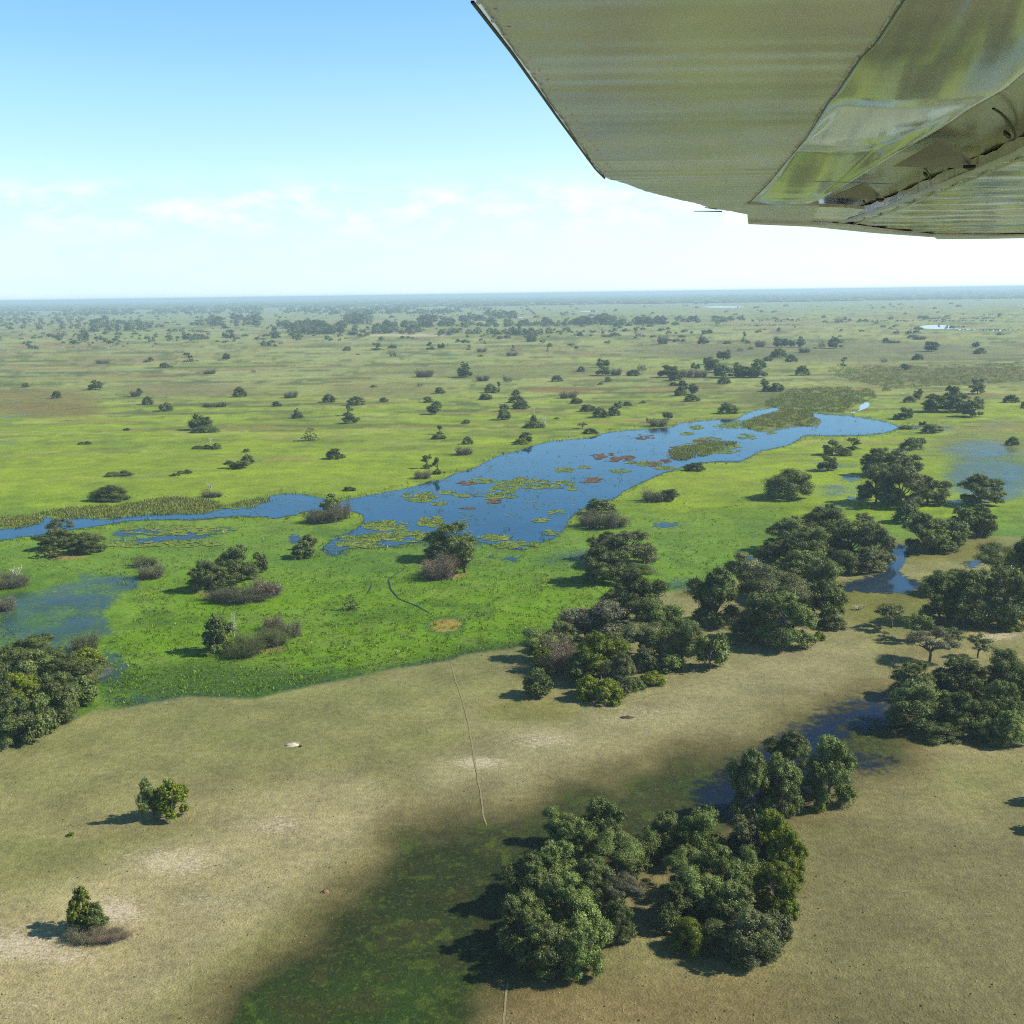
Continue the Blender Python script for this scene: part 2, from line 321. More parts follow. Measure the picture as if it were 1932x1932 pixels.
# straw and bare sand streaks
mpv = N(t, 'ShaderNodeMapping'); mpv.inputs['Rotation'].default_value = (0, 0, .5); mpv.inputs['Scale'].default_value = (.8, 1.7, 1)
L(t, tc, mpv.inputs[0])
ns = noise(t, 1.5, 5, .72, mpv.outputs[0], .7)
sth = math_(t, 'SUBTRACT', 1.0, sandf)
sm = N(t, 'ShaderNodeMapRange'); sm.clamp = True
L(t, ns, sm.inputs[0]); L(t, mrange(t, sandf, 0, 1, .72, .36), sm.inputs[1]); L(t, mrange(t, sandf, 0, 1, .86, .54), sm.inputs[2])
sm.inputs[3].default_value = 0; sm.inputs[4].default_value = .9
c2 = mixrgb(t, sm.outputs[0], c1, tuple(alb((222, 202, 174))))
# yellow and dark flecks in the wet grass
ng = noise(t, 1.7, 4, .7, tc, .3)
c3 = mixrgb(t, math_(t, 'MULTIPLY', mrange(t, ng, .54, .66, 0, .6), gr), c2, tuple(alb((160, 184, 34))))
ng2 = noise(t, 1.1, 4, .7, mpv.outputs[0], .5)
c4 = mixrgb(t, math_(t, 'MULTIPLY', mrange(t, ng2, .56, .66, 0, .65), gr), c3, tuple(alb((48, 84, 24))))
bs = N(t, 'ShaderNodeBsdfPrincipled'); bs.inputs['Roughness'].default_value = .9; bs.inputs['Specular IOR Level'].default_value = .15
L(t, c4, bs.inputs['Base Color'])
bp = N(t, 'ShaderNodeBump'); bp.inputs['Strength'].default_value = .55; bp.inputs['Distance'].default_value = .3
L(t, math_(t, 'ADD', n1, n3), bp.inputs['Height']); L(t, bp.outputs[0], bs.inputs['Normal'])
L(t, bs.outputs[0], out.inputs[0])
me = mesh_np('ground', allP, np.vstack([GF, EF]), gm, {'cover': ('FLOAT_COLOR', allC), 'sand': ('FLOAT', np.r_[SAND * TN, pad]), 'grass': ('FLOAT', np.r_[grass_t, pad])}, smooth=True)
tag(add('ground', me), kind='structure')

# ------------------------------------------------------------------ water sheets
def water_mat(name, deep, amp, gain, scale, amax=1.0, rough=.04, det=4, aniso=1.0, spec=(.50, .71, .88), low=0):
    m, t, out = newmat(name)
    tc = N(t, 'ShaderNodeTexCoord').outputs['Object']
    cov = attr(t, 'cover')
    mpn = N(t, 'ShaderNodeMapping'); mpn.inputs['Scale'].default_value = (1, aniso, 1); L(t, tc, mpn.inputs[0])
    nz = noise(t, scale, det, .65, mpn.outputs[0], .4)
    a = math_(t, 'ADD', cov, math_(t, 'MULTIPLY', math_(t, 'SUBTRACT', nz, .5), amp))
    if low: a = math_(t, 'ADD', a, math_(t, 'MULTIPLY', math_(t, 'SUBTRACT', noise(t, .09, 3, .6, tc), .5), low))
    al = mrange(t, a, 0, 1 / gain, 0, amax)
    b = N(t, 'ShaderNodeBsdfDiffuse'); gl = N(t, 'ShaderNodeBsdfGlossy'); gl.inputs['Roughness'].default_value = rough; gl.inputs[0].default_value = spec + (1,)
    fr = N(t, 'ShaderNodeFresnel'); fr.inputs['IOR'].default_value = 1.33; wm_ = N(t, 'ShaderNodeMixShader')
    dn = noise(t, .05, 3, .5, tc)
    L(t, mixrgb(t, mrange(t, dn, .35, .65, 0, 1), tuple(c * .8 for c in deep), tuple(c * 1.2 for c in deep)), b.inputs[0])
    bp = N(t, 'ShaderNodeBump'); bp.inputs['Strength'].default_value = .06; bp.inputs['Distance'].default_value = .1
    L(t, noise(t, 1.2, 3, .5, tc), bp.inputs['Height']); L(t, bp.outputs[0], gl.inputs['Normal']); L(t, bp.outputs[0], fr.inputs['Normal'])
    L(t, fr.outputs[0], wm_.inputs[0]); L(t, b.outputs[0], wm_.inputs[1]); L(t, gl.outputs[0], wm_.inputs[2])
    tr = N(t, 'ShaderNodeBsdfTransparent'); mx = N(t, 'ShaderNodeMixShader')
    L(t, al, mx.inputs[0]); L(t, tr.outputs[0], mx.inputs[1]); L(t, wm_.outputs[0], mx.inputs[2]); L(t, mx.outputs[0], out.inputs[0])
    return m
W_RIV = water_mat('river_water', (.012, .036, .072), 1.6, 3.2, .4)
W_POOL = water_mat('pool_water', (.018, .036, .06), 2.8, 2.2, .6, .93, spec=(.5, .64, .78))
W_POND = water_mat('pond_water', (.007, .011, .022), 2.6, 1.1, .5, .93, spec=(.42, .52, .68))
W_FLOOD = water_mat('flood_water', (.030, .062, .095), 2.4, 1.0, 1.3, .85, .12, 6, .8, spec=(.6, .75, .85), low=1.6)
W_FAR = water_mat('far_water', (.10, .2, .3), .5, 4, .05, spec=(.9, .95, 1))
def sheet(name, shapes, mat, feather, z=.03, warp=.3, ext=.9, cmax=3.0):
    s = np.full(len(GP), -1e9)
    U = GU + (WU - GU) * warp; V = GV + (WV - GV) * warp
    for sh in shapes:
        A = np.asarray(sh, float)
        if A.ndim == 1:
            cx, cy2, rx, ry = A; b = (cx - rx * 1.5 - 60, cx + rx * 1.5 + 60, cy2 - ry * 1.5 - 60, cy2 + ry * 1.5 + 60)
        else: b = (A[:, 0].min() - 60, A[:, 0].max() + 60, A[:, 1].min() - 60, A[:, 1].max() + 60)
        k = np.where((U > b[0]) & (U < b[1]) & (V > b[2]) & (V < b[3]))[0]
        d = esdf(U[k], V[k], *A) if A.ndim == 1 else sdf(U[k], V[k], sh)
        s[k] = np.maximum(s[k], d)
    c = np.clip(s / feather, -3, cmax)
    keep = (c[GF] > -ext).any(1)
    F = GF[keep]; used, inv = np.unique(F, return_inverse=True)
    P = GP[used].copy(); P[:, 2] = z
    me = mesh_np(name, P, inv.reshape(-1, 4), mat, {'cover': ('FLOAT', c[used])})
    return tag(add(name, me), kind='structure'), s
_, s_r = sheet('river', [RIVER], W_RIV, 7, z=.08, warp=.22, ext=.6)
def E(k, x, y, rx, ry):
    a, b = tl(k, x, y); s = TILES[k][2]; return (a, b, rx * s, ry * s)
sheet('backwater_pools', [[(207, 1020), (233, 1031), (267, 1028), (333, 1023), (383, 1016), (417, 1008), (447, 1001), (433, 996), (383, 998), (333, 1004), (300, 1012), (250, 1018)],
      [(213, 1011), (220, 1001), (260, 996), (310, 996), (300, 1008), (233, 1015)], E('4', 1900, 520, 70, 26), E('5', 850, 548, 26, 10), E('5', 960, 560, 60, 18), E('5', 1830, 367, 80, 18),
      E('4', 1670, 450, 40, 30), E('4', 1220, 462, 30, 7)], W_POOL, 8, z=.07, ext=1.1, cmax=1.2)
sheet('pond', [[(1683, 1022), (1712, 1028), (1716, 1048), (1706, 1065), (1697, 1075), (1704, 1085), (1742, 1098), (1738, 1110), (1705, 1119), (1660, 1120), (1600, 1115), (1588, 1100), (1640, 1088), (1668, 1075), (1680, 1050)],
      E('6', 1640, 590, 60, 22), E('6', 965, 105, 70, 14), E('6', 970, 218, 50, 14), E('6', 1540, 237, 70, 12), E('6', 390, 553, 60, 20)], W_POOL, 9, z=.07, ext=1.1, cmax=1.5)
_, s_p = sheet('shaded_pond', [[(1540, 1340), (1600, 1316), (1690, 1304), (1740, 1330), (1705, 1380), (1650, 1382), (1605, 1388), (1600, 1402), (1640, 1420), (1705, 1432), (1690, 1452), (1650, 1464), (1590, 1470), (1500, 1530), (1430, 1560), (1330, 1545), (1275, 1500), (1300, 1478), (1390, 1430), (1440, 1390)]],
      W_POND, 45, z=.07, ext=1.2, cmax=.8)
sheet('flood_water', [[(147, 1080), (250, 1085), (262, 1095), (262, 1115), (233, 1128), (200, 1160), (225, 1200), (165, 1218), (117, 1245), (60, 1235), (-40, 1225), (-40, 1125), (60, 1115), (143, 1095)],
      (1094, 1050, 62, 13), (1870, 905, 90, 44), (1850, 850, 80, 22), (1580, 925, 60, 12), (1290, 1105, 40, 14), E('6', 900, 150, 130, 22), E('6', 830, 270, 110, 20), (720, 1010, 90, 22), (1570, 880, 40, 8), (205, 1255, 40, 30), (260, 1320, 90, 12), (640, 1160, 24, 6), (860, 1030, 110, 10), (1790, 806, 50, 9),
      E('1', 30, 790, 40, 14), E('1', 130, 777, 40, 10), E('1', 50, 948, 50, 10), E('3', 1770, 840, 80, 14), E('3', 1290, 990, 120, 20)], W_FLOOD, 22, z=.06, warp=.5, ext=1.2, cmax=.5)
sheet('far_lagoon', [(1364, 579, 44, 2.2), (1766, 617, 34, 4.0), [(1790, 618), (1850, 622), (1940, 624), (1940, 626), (1850, 624.5), (1780, 621)], (1112, 588, 22, 1.3), E('3', 995, 678, 16, 9), [tl('3', x, y) for x, y in ((1000, 760), (1000, 735), (1040, 712), (1060, 722), (1050, 745), (960, 780), (930, 778))], E('3', 1245, 662, 16, 5), (983, 600, 8, 1.2)],
      W_FAR, 1.2, z=.10, warp=.04, ext=.9)
# narrow hippo channel and the game trails
def ribbon(name, pts, wm, mat, z, seed=0):
    P = []; F = []
    r = random.Random(seed)
    q = []
    for (a, b), (c, d) in zip(pts[:-1], pts[1:]):
        n = max(2, int(math.hypot(c - a, d - b) / 4))
        for i in range(n): q.append((a + (c - a) * i / n, b + (d - b) * i / n))
    q.append(pts[-1])
    W = unproj([p[0] for p in q], [p[1] for p in q]); n = len(W)
    W[:, 0] += fbm(np.arange(n) / 5.0, np.zeros(n), seed) * .35; W[:, 1] += fbm(np.arange(n) / 5.0, np.ones(n) * 9, seed) * .35
    T = np.gradient(W, axis=0); T /= np.linalg.norm(T, axis=1)[:, None]
    S = np.stack([-T[:, 1], T[:, 0], T[:, 2] * 0], -1)
    ww = wm * (.7 + .8 * (fbm(np.arange(n) / 2.0, np.zeros(n), seed + 5) + .5))
    ww[:3] *= (.2, .5, .8); ww[-3:] *= (.8, .5, .2)
    A = W + S * ww[:, None] / 2; B = W - S * ww[:, None] / 2
    V = np.vstack([A, B]); V[:, 2] = z
    i = np.arange(n - 1); F = np.stack([i, i + 1, i + 1 + n, i + n], -1)
    me = mesh_np(name, V, F[:, ::-1], mat)
    return tag(add(name, me), kind='structure')
tm, t, out = newmat('trodden_sand')
b = N(t, 'ShaderNodeBsdfPrincipled'); b.inputs['Roughness'].default_value = .95
tcn = N(t, 'ShaderNodeTexCoord').outputs['Object']
L(t, mixrgb(t, mrange(t, noise(t, 2.0, 4, .6, tcn), .4, .6, 0, 1), tuple(alb((144, 130, 86))), tuple(alb((164, 148, 106)))), b.inputs[0]); L(t, b.outputs[0], out.inputs[0])
ribbon('game_trail', [(850, 1246), (856, 1275), (872, 1320), (884, 1370), (893, 1420), (905, 1490), (917, 1560)], .22, tm, .05, 3)
ribbon('game_trail', [(1130, 1334), (1200, 1318), (1290, 1296), (1370, 1273), (1440, 1249), (1520, 1226), (1560, 1207), (1585, 1192)], .38, tm, .05, 5)
ribbon('game_trail', [(1693, 1224), (1685, 1250), (1678, 1280)], .2, tm, .05, 6)
ribbon('game_trail', [(958, 1850), (950, 1932), (946, 1980)], .2, tm, .05, 8)
ribbon('game_trail', [(160, 1440), (130, 1500), (105, 1545)], .09, tm, .05, 9)
W_CH = water_mat('channel_water', (.012, .018, .018), 0, 5, 1, spec=(.35, .42, .5))
for pts, ww in ((((770, 1070), (745, 1085), (733, 1095), (737, 1112), (752, 1130), (790, 1145), (815, 1160)), .28), (((702, 1103), (696, 1115), (690, 1125)), .4)):
    o = ribbon('water_channel', pts, ww, W_CH, .12, 12)
    a = o.data.attributes.new('cover', 'FLOAT', 'POINT'); a.data.foreach_set('value', np.ones(len(o.data.vertices), np.float32) * 2)

# ------------------------------------------------------------------ plants: materials and prototypes
def leaf_mat(name, c1_, c2_, trans=.25, vary=.35):
    m, t, out = newmat(name)
    tint = attr(t, 'tint'); oi = N(t, 'ShaderNodeObjectInfo')
    col = mixrgb(t, tint, tuple(c1_), tuple(c2_))
    f = mrange(t, oi.outputs['Random'], 0, 1, 1 - vary, 1 + vary * .7)
    cc = N(t, 'ShaderNodeCombineXYZ')
    for i in range(3): L(t, f, cc.inputs[i])
    col = mixrgb(t, 1.0, col, cc.outputs[0], 'MULTIPLY')
    d = N(t, 'ShaderNodeBsdfDiffuse'); tr = N(t, 'ShaderNodeBsdfTranslucent'); g = N(t, 'ShaderNodeBsdfGlossy'); g.inputs['Roughness'].default_value = .45
    L(t, col, d.inputs[0]); L(t, mixrgb(t, .5, col, (.12, .16, .02)), tr.inputs[0]); g.inputs[0].default_value = (.8, .85, .8, 1)
    mx = N(t, 'ShaderNodeMixShader'); mx.inputs[0].default_value = trans; L(t, d.outputs[0], mx.inputs[1]); L(t, tr.outputs[0], mx.inputs[2])
    m2 = N(t, 'ShaderNodeMixShader'); m2.inputs[0].default_value = .02; L(t, mx.outputs[0], m2.inputs[1]); L(t, g.outputs[0], m2.inputs[2])
    L(t, m2.outputs[0], out.inputs[0]); return m
LM = {'dark': leaf_mat('dark_green_leaves', (.045, .062, .018), (.225, .285, .085), .32),
      'mid': leaf_mat('green_leaves', (.06, .088, .018), (.255, .335, .095), .32),
      'yel': leaf_mat('yellow_green_leaves', (.09, .13, .008), (.29, .35, .03), .35),
      'feather': leaf_mat('grey_green_leaves', (.07, .09, .03), (.26, .28, .12), .3),
      'dry': leaf_mat('dry_grey_leaves', (.065, .072, .036), (.25, .25, .15), .15),
      'rust': leaf_mat('rusty_leaves', (.12, .09, .06), (.31, .235, .17), .15)}
def bark_mat(name, a, b_):
    m, t, out = newmat(name); b = N(t, 'ShaderNodeBsdfPrincipled'); b.inputs['Roughness'].default_value = .9
    tcn = N(t, 'ShaderNodeTexCoord').outputs['Object']
    L(t, mixrgb(t, mrange(t, noise(t, 14, 4, .6, tcn), .35, .65, 0, 1), a, b_), b.inputs[0]); L(t, b.outputs[0], out.inputs[0]); return m
BARK = bark_mat('grey_bark', (.05, .04, .03), (.16, .135, .105)); DEAD = bark_mat('bleached_wood', (.30, .28, .24), (.55, .52, .46))

def cards(rg, P, Nn, size, tint, tilt=.6, flat=0.0):
    """small pointed leaf sprays: two triangles folded along the midrib, at P facing about Nn"""
    n = len(P)
    D = Nn + rg.normal(0, tilt, (n, 3)); D[:, 2] += flat; D /= np.linalg.norm(D, axis=1)[:, None] + 1e-9
    R = rg.normal(0, 1, (n, 3)); A = np.cross(D, R); A /= np.linalg.norm(A, axis=1)[:, None] + 1e-9; B = np.cross(D, A)
    s = size * rg.uniform(.6, 1.35, n)[:, None]
    V = np.stack([P - A * s * .6, P + B * s * .34 + D * s * .12, P + A * s * .6, P - B * s * .34 + D * s * .12], 1).reshape(-1, 3)
    F = np.arange(n * 4).reshape(n, 4)
    T = np.repeat(tint, 4)
    return V, F, T
def blob(rg, c, r, seg=7, ring=5):
    V = []; F = []
    ph = np.linspace(0, np.pi, ring + 1)
    for i, p in enumerate(ph):
        for j in range(seg):
            a = 2 * np.pi * j / seg
            k = r * rg.uniform(.85, 1.05) if 0 < i < ring else r * .95
            V.append((c[0] + k * math.sin(p) * math.cos(a), c[1] + k * math.sin(p) * math.sin(a), c[2] + k * math.cos(p)))
    for i in range(ring):
        for j in range(seg):
            F.append((i * seg + j, (i + 1) * seg + j, (i + 1) * seg + (j + 1) % seg, i * seg + (j + 1) % seg))
    return np.array(V), np.array(F)
def tube(P, R, seg=5):
    P = np.asarray(P, float); n = len(P); T = np.gradient(P, axis=0); T /= np.linalg.norm(T, axis=1)[:, None] + 1e-9
    up = np.array([.3, .9, .1]); A = np.cross(T, up); A /= np.linalg.norm(A, axis=1)[:, None] + 1e-9; B = np.cross(T, A)
    an = np.linspace(0, 2 * np.pi, seg, endpoint=False)
    V = (P[:, None] + (A[:, None] * np.cos(an)[None, :, None] + B[:, None] * np.sin(an)[None, :, None]) * np.asarray(R)[:, None, None]).reshape(-1, 3)
    F = [(i * seg + j, i * seg + (j + 1) % seg, (i + 1) * seg + (j + 1) % seg, (i + 1) * seg + j) for i in range(n - 1) for j in range(seg)]
    return V, np.array(F)
def merge(parts):
    VV = []; FF = []; o = 0; TT = []
    for p in parts:
        VV.append(p[0]); FF.append(p[1] + o); o += len(p[0]); TT.append(p[2] if len(p) > 2 else np.full(len(p[0]), .3))
    return np.vstack(VV), np.vstack(FF), np.concatenate(TT)
def limb(rg, a, b, r0_, r1_, n=6, wob=.04):
    a = np.array(a, float); b = np.array(b, float); t = np.linspace(0, 1, n)[:, None]
    P = a + (b - a) * t + rg.normal(0, wob, (n, 3)) * np.sin(t * np.pi); P[:, 2] += .04 * np.sin(t[:, 0] * np.pi)
    return tube(P, r0_ + (r1_ - r0_) * t[:, 0])
def limbs(rg, tips, base=(0, 0, 0), fork=.22, r=.03, stems=1, seg=4):
    out = []
    st = []
    for s in range(stems):
        a = rg.uniform(0, 6.28); f = np.array([math.cos(a) * .08 * (stems > 1), math.sin(a) * .08 * (stems > 1), fork * rg.uniform(.8, 1.2)])
        out.append(limb(rg, np.array(base) + f * [.6, .6, 0], f, r * 1.25, r, 4, .006)); st.append(f)
    for q in tips:
        f = st[int(rg.integers(len(st)))]; out.append(limb(rg, f, q, r * .7, r * .12, 6, .03))
    return out
def puffs(rg, kind):
    """centres and radii of the leafy lobes in a unit plant: width 1, height 1"""
    P = []
    if kind == 'B':                                  # several leafy boughs, each a heap of small knobs
        maj = []; q = rg.uniform(0, 6.28)
        for i in range(6): a = q + i * 1.047 + rg.uniform(-.3, .3); k = rg.uniform(.22, .31); maj.append((k * math.cos(a), k * math.sin(a), rg.uniform(.26, .62), rg.uniform(.15, .21)))
        for i in range(3): a = q + .5 + i * 2.09 + rg.uniform(-.4, .4); k = rg.uniform(.05, .20); maj.append((k * math.cos(a), k * math.sin(a), rg.uniform(.62, .80), rg.uniform(.14, .19)))
        for i in range(4): a = q + i * 1.57 + rg.uniform(-.4, .4); k = rg.uniform(.26, .33); maj.append((k * math.cos(a), k * math.sin(a), rg.uniform(.12, .22), rg.uniform(.11, .16)))
        for (mx, my, mz, mr) in maj:
            P.append((mx, my, mz, mr * .78))
            for j in range(13):
                d = rg.normal(0, 1, 3); d[2] = abs(d[2]) * .9 - .25; d /= np.linalg.norm(d); P.append((mx + d[0] * mr * .85, my + d[1] * mr * .85, max(.04, mz + d[2] * mr * .85), rg.uniform(.035, .075)))
    elif kind == 'D':
        for i in range(46):
            z = rg.uniform(0, 1); a = rg.uniform(0, 6.28); rr = math.sqrt(max(0, 1 - z * z)); k = rg.uniform(.75, 1)
            P.append((.39 * rr * math.cos(a) * k, .39 * rr * math.sin(a) * k, .08 + .78 * z * k, rg.uniform(.07, .14)))
    elif kind == 'U':                                # uneven, several heads of different height
        heads = [(rg.uniform(-.28, .28), rg.uniform(-.28, .28), h) for h in (.85, .62, .7, .5)]
        for hx, hy, hz in heads:
            for i in range(14):
                d = rg.normal(0, 1, 3); d /= np.linalg.norm(d); z = hz * .62 + d[2] * hz * .34
                P.append((hx + d[0] * .15, hy + d[1] * .15, max(z, .08), rg.uniform(.06, .125)))
    elif kind == 'L':
        for i in range(22):
            a = rg.uniform(0, 6.28); k = rg.uniform(0, 1) ** .5; P.append((.4 * k * math.cos(a), .4 * k * math.sin(a), .2 + .55 * (1 - k * k) * rg.uniform(.3, 1), rg.uniform(.09, .15)))
    elif kind == 'T':
        for cx, cy2, cz, n, s in ((rg.uniform(-.16, .1), rg.uniform(-.1, .1), .80, 9, .17), (rg.uniform(.05, .25), rg.uniform(-.2, .2), .60, 6, .13), (0, 0, .12, 14, .34)):
            for i in range(n):
                P.append((cx + rg.normal(0, s * .55), cy2 + rg.normal(0, s * .55), cz + rg.normal(0, .055), rg.uniform(.075, .125)))
    elif kind == 'A':
        for i in range(26):
            a = rg.uniform(0, 6.28); k = rg.uniform(0.1, 1) ** .6; P.append((.40 * k * math.cos(a), .40 * k * math.sin(a), .42 + .5 * (1 - k * k * .8) * rg.uniform(.35, 1), rg.uniform(.07, .12)))
    return np.array(P)
def make_proto(kind, seed, n, size):
    rg = np.random.default_rng(seed); wood = []; fol = []
    if kind in 'BDULTA':
        P = puffs(rg, kind)
        area = P[:, 3] ** 2; cnt = (n * area / area.sum()).astype(int)
        for (x, y, z, r), c in zip(P, cnt):
            d = rg.normal(0, 1, (c, 3)); d /= np.linalg.norm(d, axis=1)[:, None]
            rr = r * (rg.uniform(0, 1, c) ** (.45 if kind != 'A' else .7))[:, None] * 1.12 * np.where(rg.uniform(0, 1, (c, 1)) < .07, 1.35, 1)
            sq = np.array([1, 1, .55 if kind in 'AT' else .85])
            pos = np.array([x, y, z]) + d * rr * sq
            # each lobe breaks into finer knobs
            kn = rg.normal(0, 1, (9, 3)); kn /= np.linalg.norm(kn, axis=1)[:, None]
            near = (d @ kn.T).max(1); pos += d * (r * .30 * np.clip((near - .72) / .28, 0, 1))[:, None]
            pos[:, 2] = np.where(pos[:, 2] < .015, rg.uniform(.0, .05, c), pos[:, 2])
            pt = rg.uniform(.15, .85); tint = np.clip(pt + rg.normal(0, .18, c), 0, 1)
            fol.append(cards(rg, pos, d, size, tint, .55, .7 if kind == 'A' else .25))
            if kind in 'BDUL' :
                bv, bf = blob(rg, (x, y, z), r * .66); bv[:, 2] = np.maximum(bv[:, 2], .01); fol.append((bv, bf, np.full(len(bv), pt * .5)))  # hidden core added, tinted darker, keeps light from leaking through the lobe
        tips = P[rg.permutation(len(P))[:14]][:, :3] * [1, 1, .95]
        wood = limbs(rg, tips, fork={'B': .2, 'D': .1, 'U': .15, 'L': .12, 'T': .3, 'A': .25}[kind], r=.022 if kind != 'T' else .03, stems=2 if kind in 'DUL' else 1)
    elif kind in 'SR':                               # open thicket of thin stems with few leaves
        ns = max(24, min(170, n // 14)); tipsP = []
        lob = [(.30 * math.cos(k_ * 1.05), .30 * math.sin(k_ * 1.05), rg.uniform(.45, .95)) for k_ in range(6)]
        for i in range(ns):
            lx, ly, lz = lob[i % 6]
            q = np.array([lx + rg.normal(0, .11), ly + rg.normal(0, .11), max(.08, lz * rg.uniform(.45, 1.0))]); b0 = np.array([lx * .8 + rg.normal(0, .07), ly * .8 + rg.normal(0, .07), 0])
            wood.append(limb(rg, b0, q, .0075, .002, 5, .03)[:2]); tipsP.append((b0, q))
        for b0, q in tipsP:
            c = int(n / ns); t_ = rg.uniform(.35, 1.06, c)[:, None]; pos = b0 + (q - b0) * t_ + rg.normal(0, .045, (c, 3)); pos[:, 2] = np.maximum(pos[:, 2], .02)
            fol.append(cards(rg, pos, rg.normal(0, 1, (c, 3)) + [0, 0, .6], size * .95, np.clip(rg.uniform(.1, .9) + rg.normal(0, .2, c), 0, 1), .6))
    elif kind == 'P':                                # fan palm clump
        for hx, hy, hz, k in [(0, 0, .93, 22), (.16, .1, .55, 16), (-.15, -.05, .4, 16), (.05, -.2, .2, 16), (-.25, .12, .15, 14), (.27, -.1, .14, 14)]:
            wood.append(limb(rg, (hx * .6, hy * .6, 0), (hx, hy, hz * .9), .022, .017, 4, .01))
            for j in range(k):
                a = rg.uniform(0, 6.28); el = rg.uniform(-.5, 1.2); d = np.array([math.cos(a) * math.cos(el), math.sin(a) * math.cos(el), math.sin(el)])
                tip = np.array([hx, hy, hz * .85]) + d * rg.uniform(.12, .2); c = max(5, n // 160)
                sd_ = np.cross(d, [0, 0, 1.0]); sd_ /= np.linalg.norm(sd_) + 1e-6
                fan = rg.uniform(-1, 1, c)[:, None]; pos = tip + d * .05 + sd_ * fan * .07 - np.array([0, 0, .03]) * np.abs(fan); pos[:, 2] = np.maximum(pos[:, 2], .02)
                fol.append(cards(rg, pos, np.tile(np.cross(d, sd_), (c, 1)), size * 1.5, np.clip(rg.normal(.5, .25, c), 0, 1), .35))
    elif kind == 'X':                                # bare bleached tree
        for i in range(7):
            a = rg.uniform(0, 6.28); q = np.array([math.cos(a) * rg.uniform(.1, .4), math.sin(a) * rg.uniform(.1, .4), rg.uniform(.5, 1)])
            wood.append(limb(rg, (0, 0, .0), q, .035, .008, 7, .04))
            for j in range(5):
                f = q * rg.uniform(.5, .9); wood.append(limb(rg, f, f + rg.normal(0, .13, 3) + [0, 0, .1], .010, .003, 4, .01))
    wv, wf, _ = merge(wood); wv[:, 2] = np.maximum(wv[:, 2], -.01)
    wme = mesh_np('wood', wv, wf, DEAD if kind == 'X' else BARK, smooth=True)
    if not fol: return wme, None, (wv, wf, None, None, None)
    V, F, T = merge(fol)
    fme = mesh_np('leaves', V, F, LM['dark'], {'tint': ('FLOAT', T)})
    return wme, fme, (wv, wf, V, F, T)
SIZES = {'hi': (26000, .0215), 'mid': (4200, .046), 'lo': (420, .125)}
PR = {}
def proto(kind, lod, v):
    k = (kind, lod, v)
    if k not in PR:
        n, s = SIZES[lod]
        if kind in 'SR': n = int(n * .9); s *= .66
        if kind == 'A': n = int(n * .8); s *= .8
        if kind == 'P': n = int(n * .5)
        PR[k] = make_proto(kind, ord(kind) * 100 + v * 7 + {'hi': 1, 'mid': 2, 'lo': 3}[lod], n, s)
    return PR[k]
JOIN = {}
def joined(kind, v, mat):
    k = (kind, v, mat)
    if k not in JOIN:
        wv, wf, V, F, T = proto(kind, 'lo', v)[2]
        if V is None: V, F, T = wv[:4], np.array([[0, 1, 2, 3]]), np.zeros(4)
        VV = np.vstack([wv, V]); FF = np.vstack([wf, F + len(wv)]); TT = np.r_[np.zeros(len(wv)), T]
        JOIN[k] = mesh_np('small_plant', VV, FF, None, {'tint': ('FLOAT', TT)}, mats=[BARK, LM[mat]], fmat=np.r_[np.zeros(len(wf)), np.ones(len(F))])
    return JOIN[k]
NAMES = {'B': ('broadleaf_tree', 'tree'), 'U': ('broadleaf_tree', 'tree'), 'Y': ('young_tree', 'tree'), 'D': ('leafy_bush', 'bush'), 'L': ('low_bush', 'bush'), 'G': ('leafy_bush', 'bush'), 'S': ('thorn_thicket', 'thicket'),
         'R': ('dry_shrub', 'shrub'), 'A': ('acacia_tree', 'tree'), 'T': ('savanna_tree', 'tree'), 'P': ('palm_clump', 'palm'), 'X': ('dead_tree', 'dead tree')}
MATK = {'B': 'dark', 'U': 'dark', 'Y': 'yel', 'D': 'dark', 'L': 'dark', 'G': 'yel', 'S': 'dry', 'R': 'rust', 'A': 'feather', 'T': 'dark', 'P': 'mid', 'X': 'dry'}
SHAPE = {'Y': 'B', 'G': 'D', 'R': 'S'}
RR = random.Random(5); NTREE = 0; GROW = 1.15
def fit(U, Vb, wpx, hpx):
    """world position, width and height of a plant that fills the box centred on U, standing on row Vb"""
    h_ = 5.0
    for _ in range(6):
        p = unproj([U], [Vb - hpx / 2], h_ / 2)[0]
        _, _, dz = proj(p[None]); s = FPX / dz[0]; th = math.atan2(H - h_ / 2, math.hypot(p[0], p[1]))
        W_ = wpx / s
        dep = min(W_ * (1.3 if hpx > wpx * 1.1 else 1), 1.6 * hpx / s)                # depth of the plant along the view
        q = (hpx / s) ** 2 - (dep * math.sin(th)) ** 2
        h_ = math.sqrt(max(q, (.42 * hpx / s) ** 2)) / math.cos(th)
    return p, W_, dep, h_
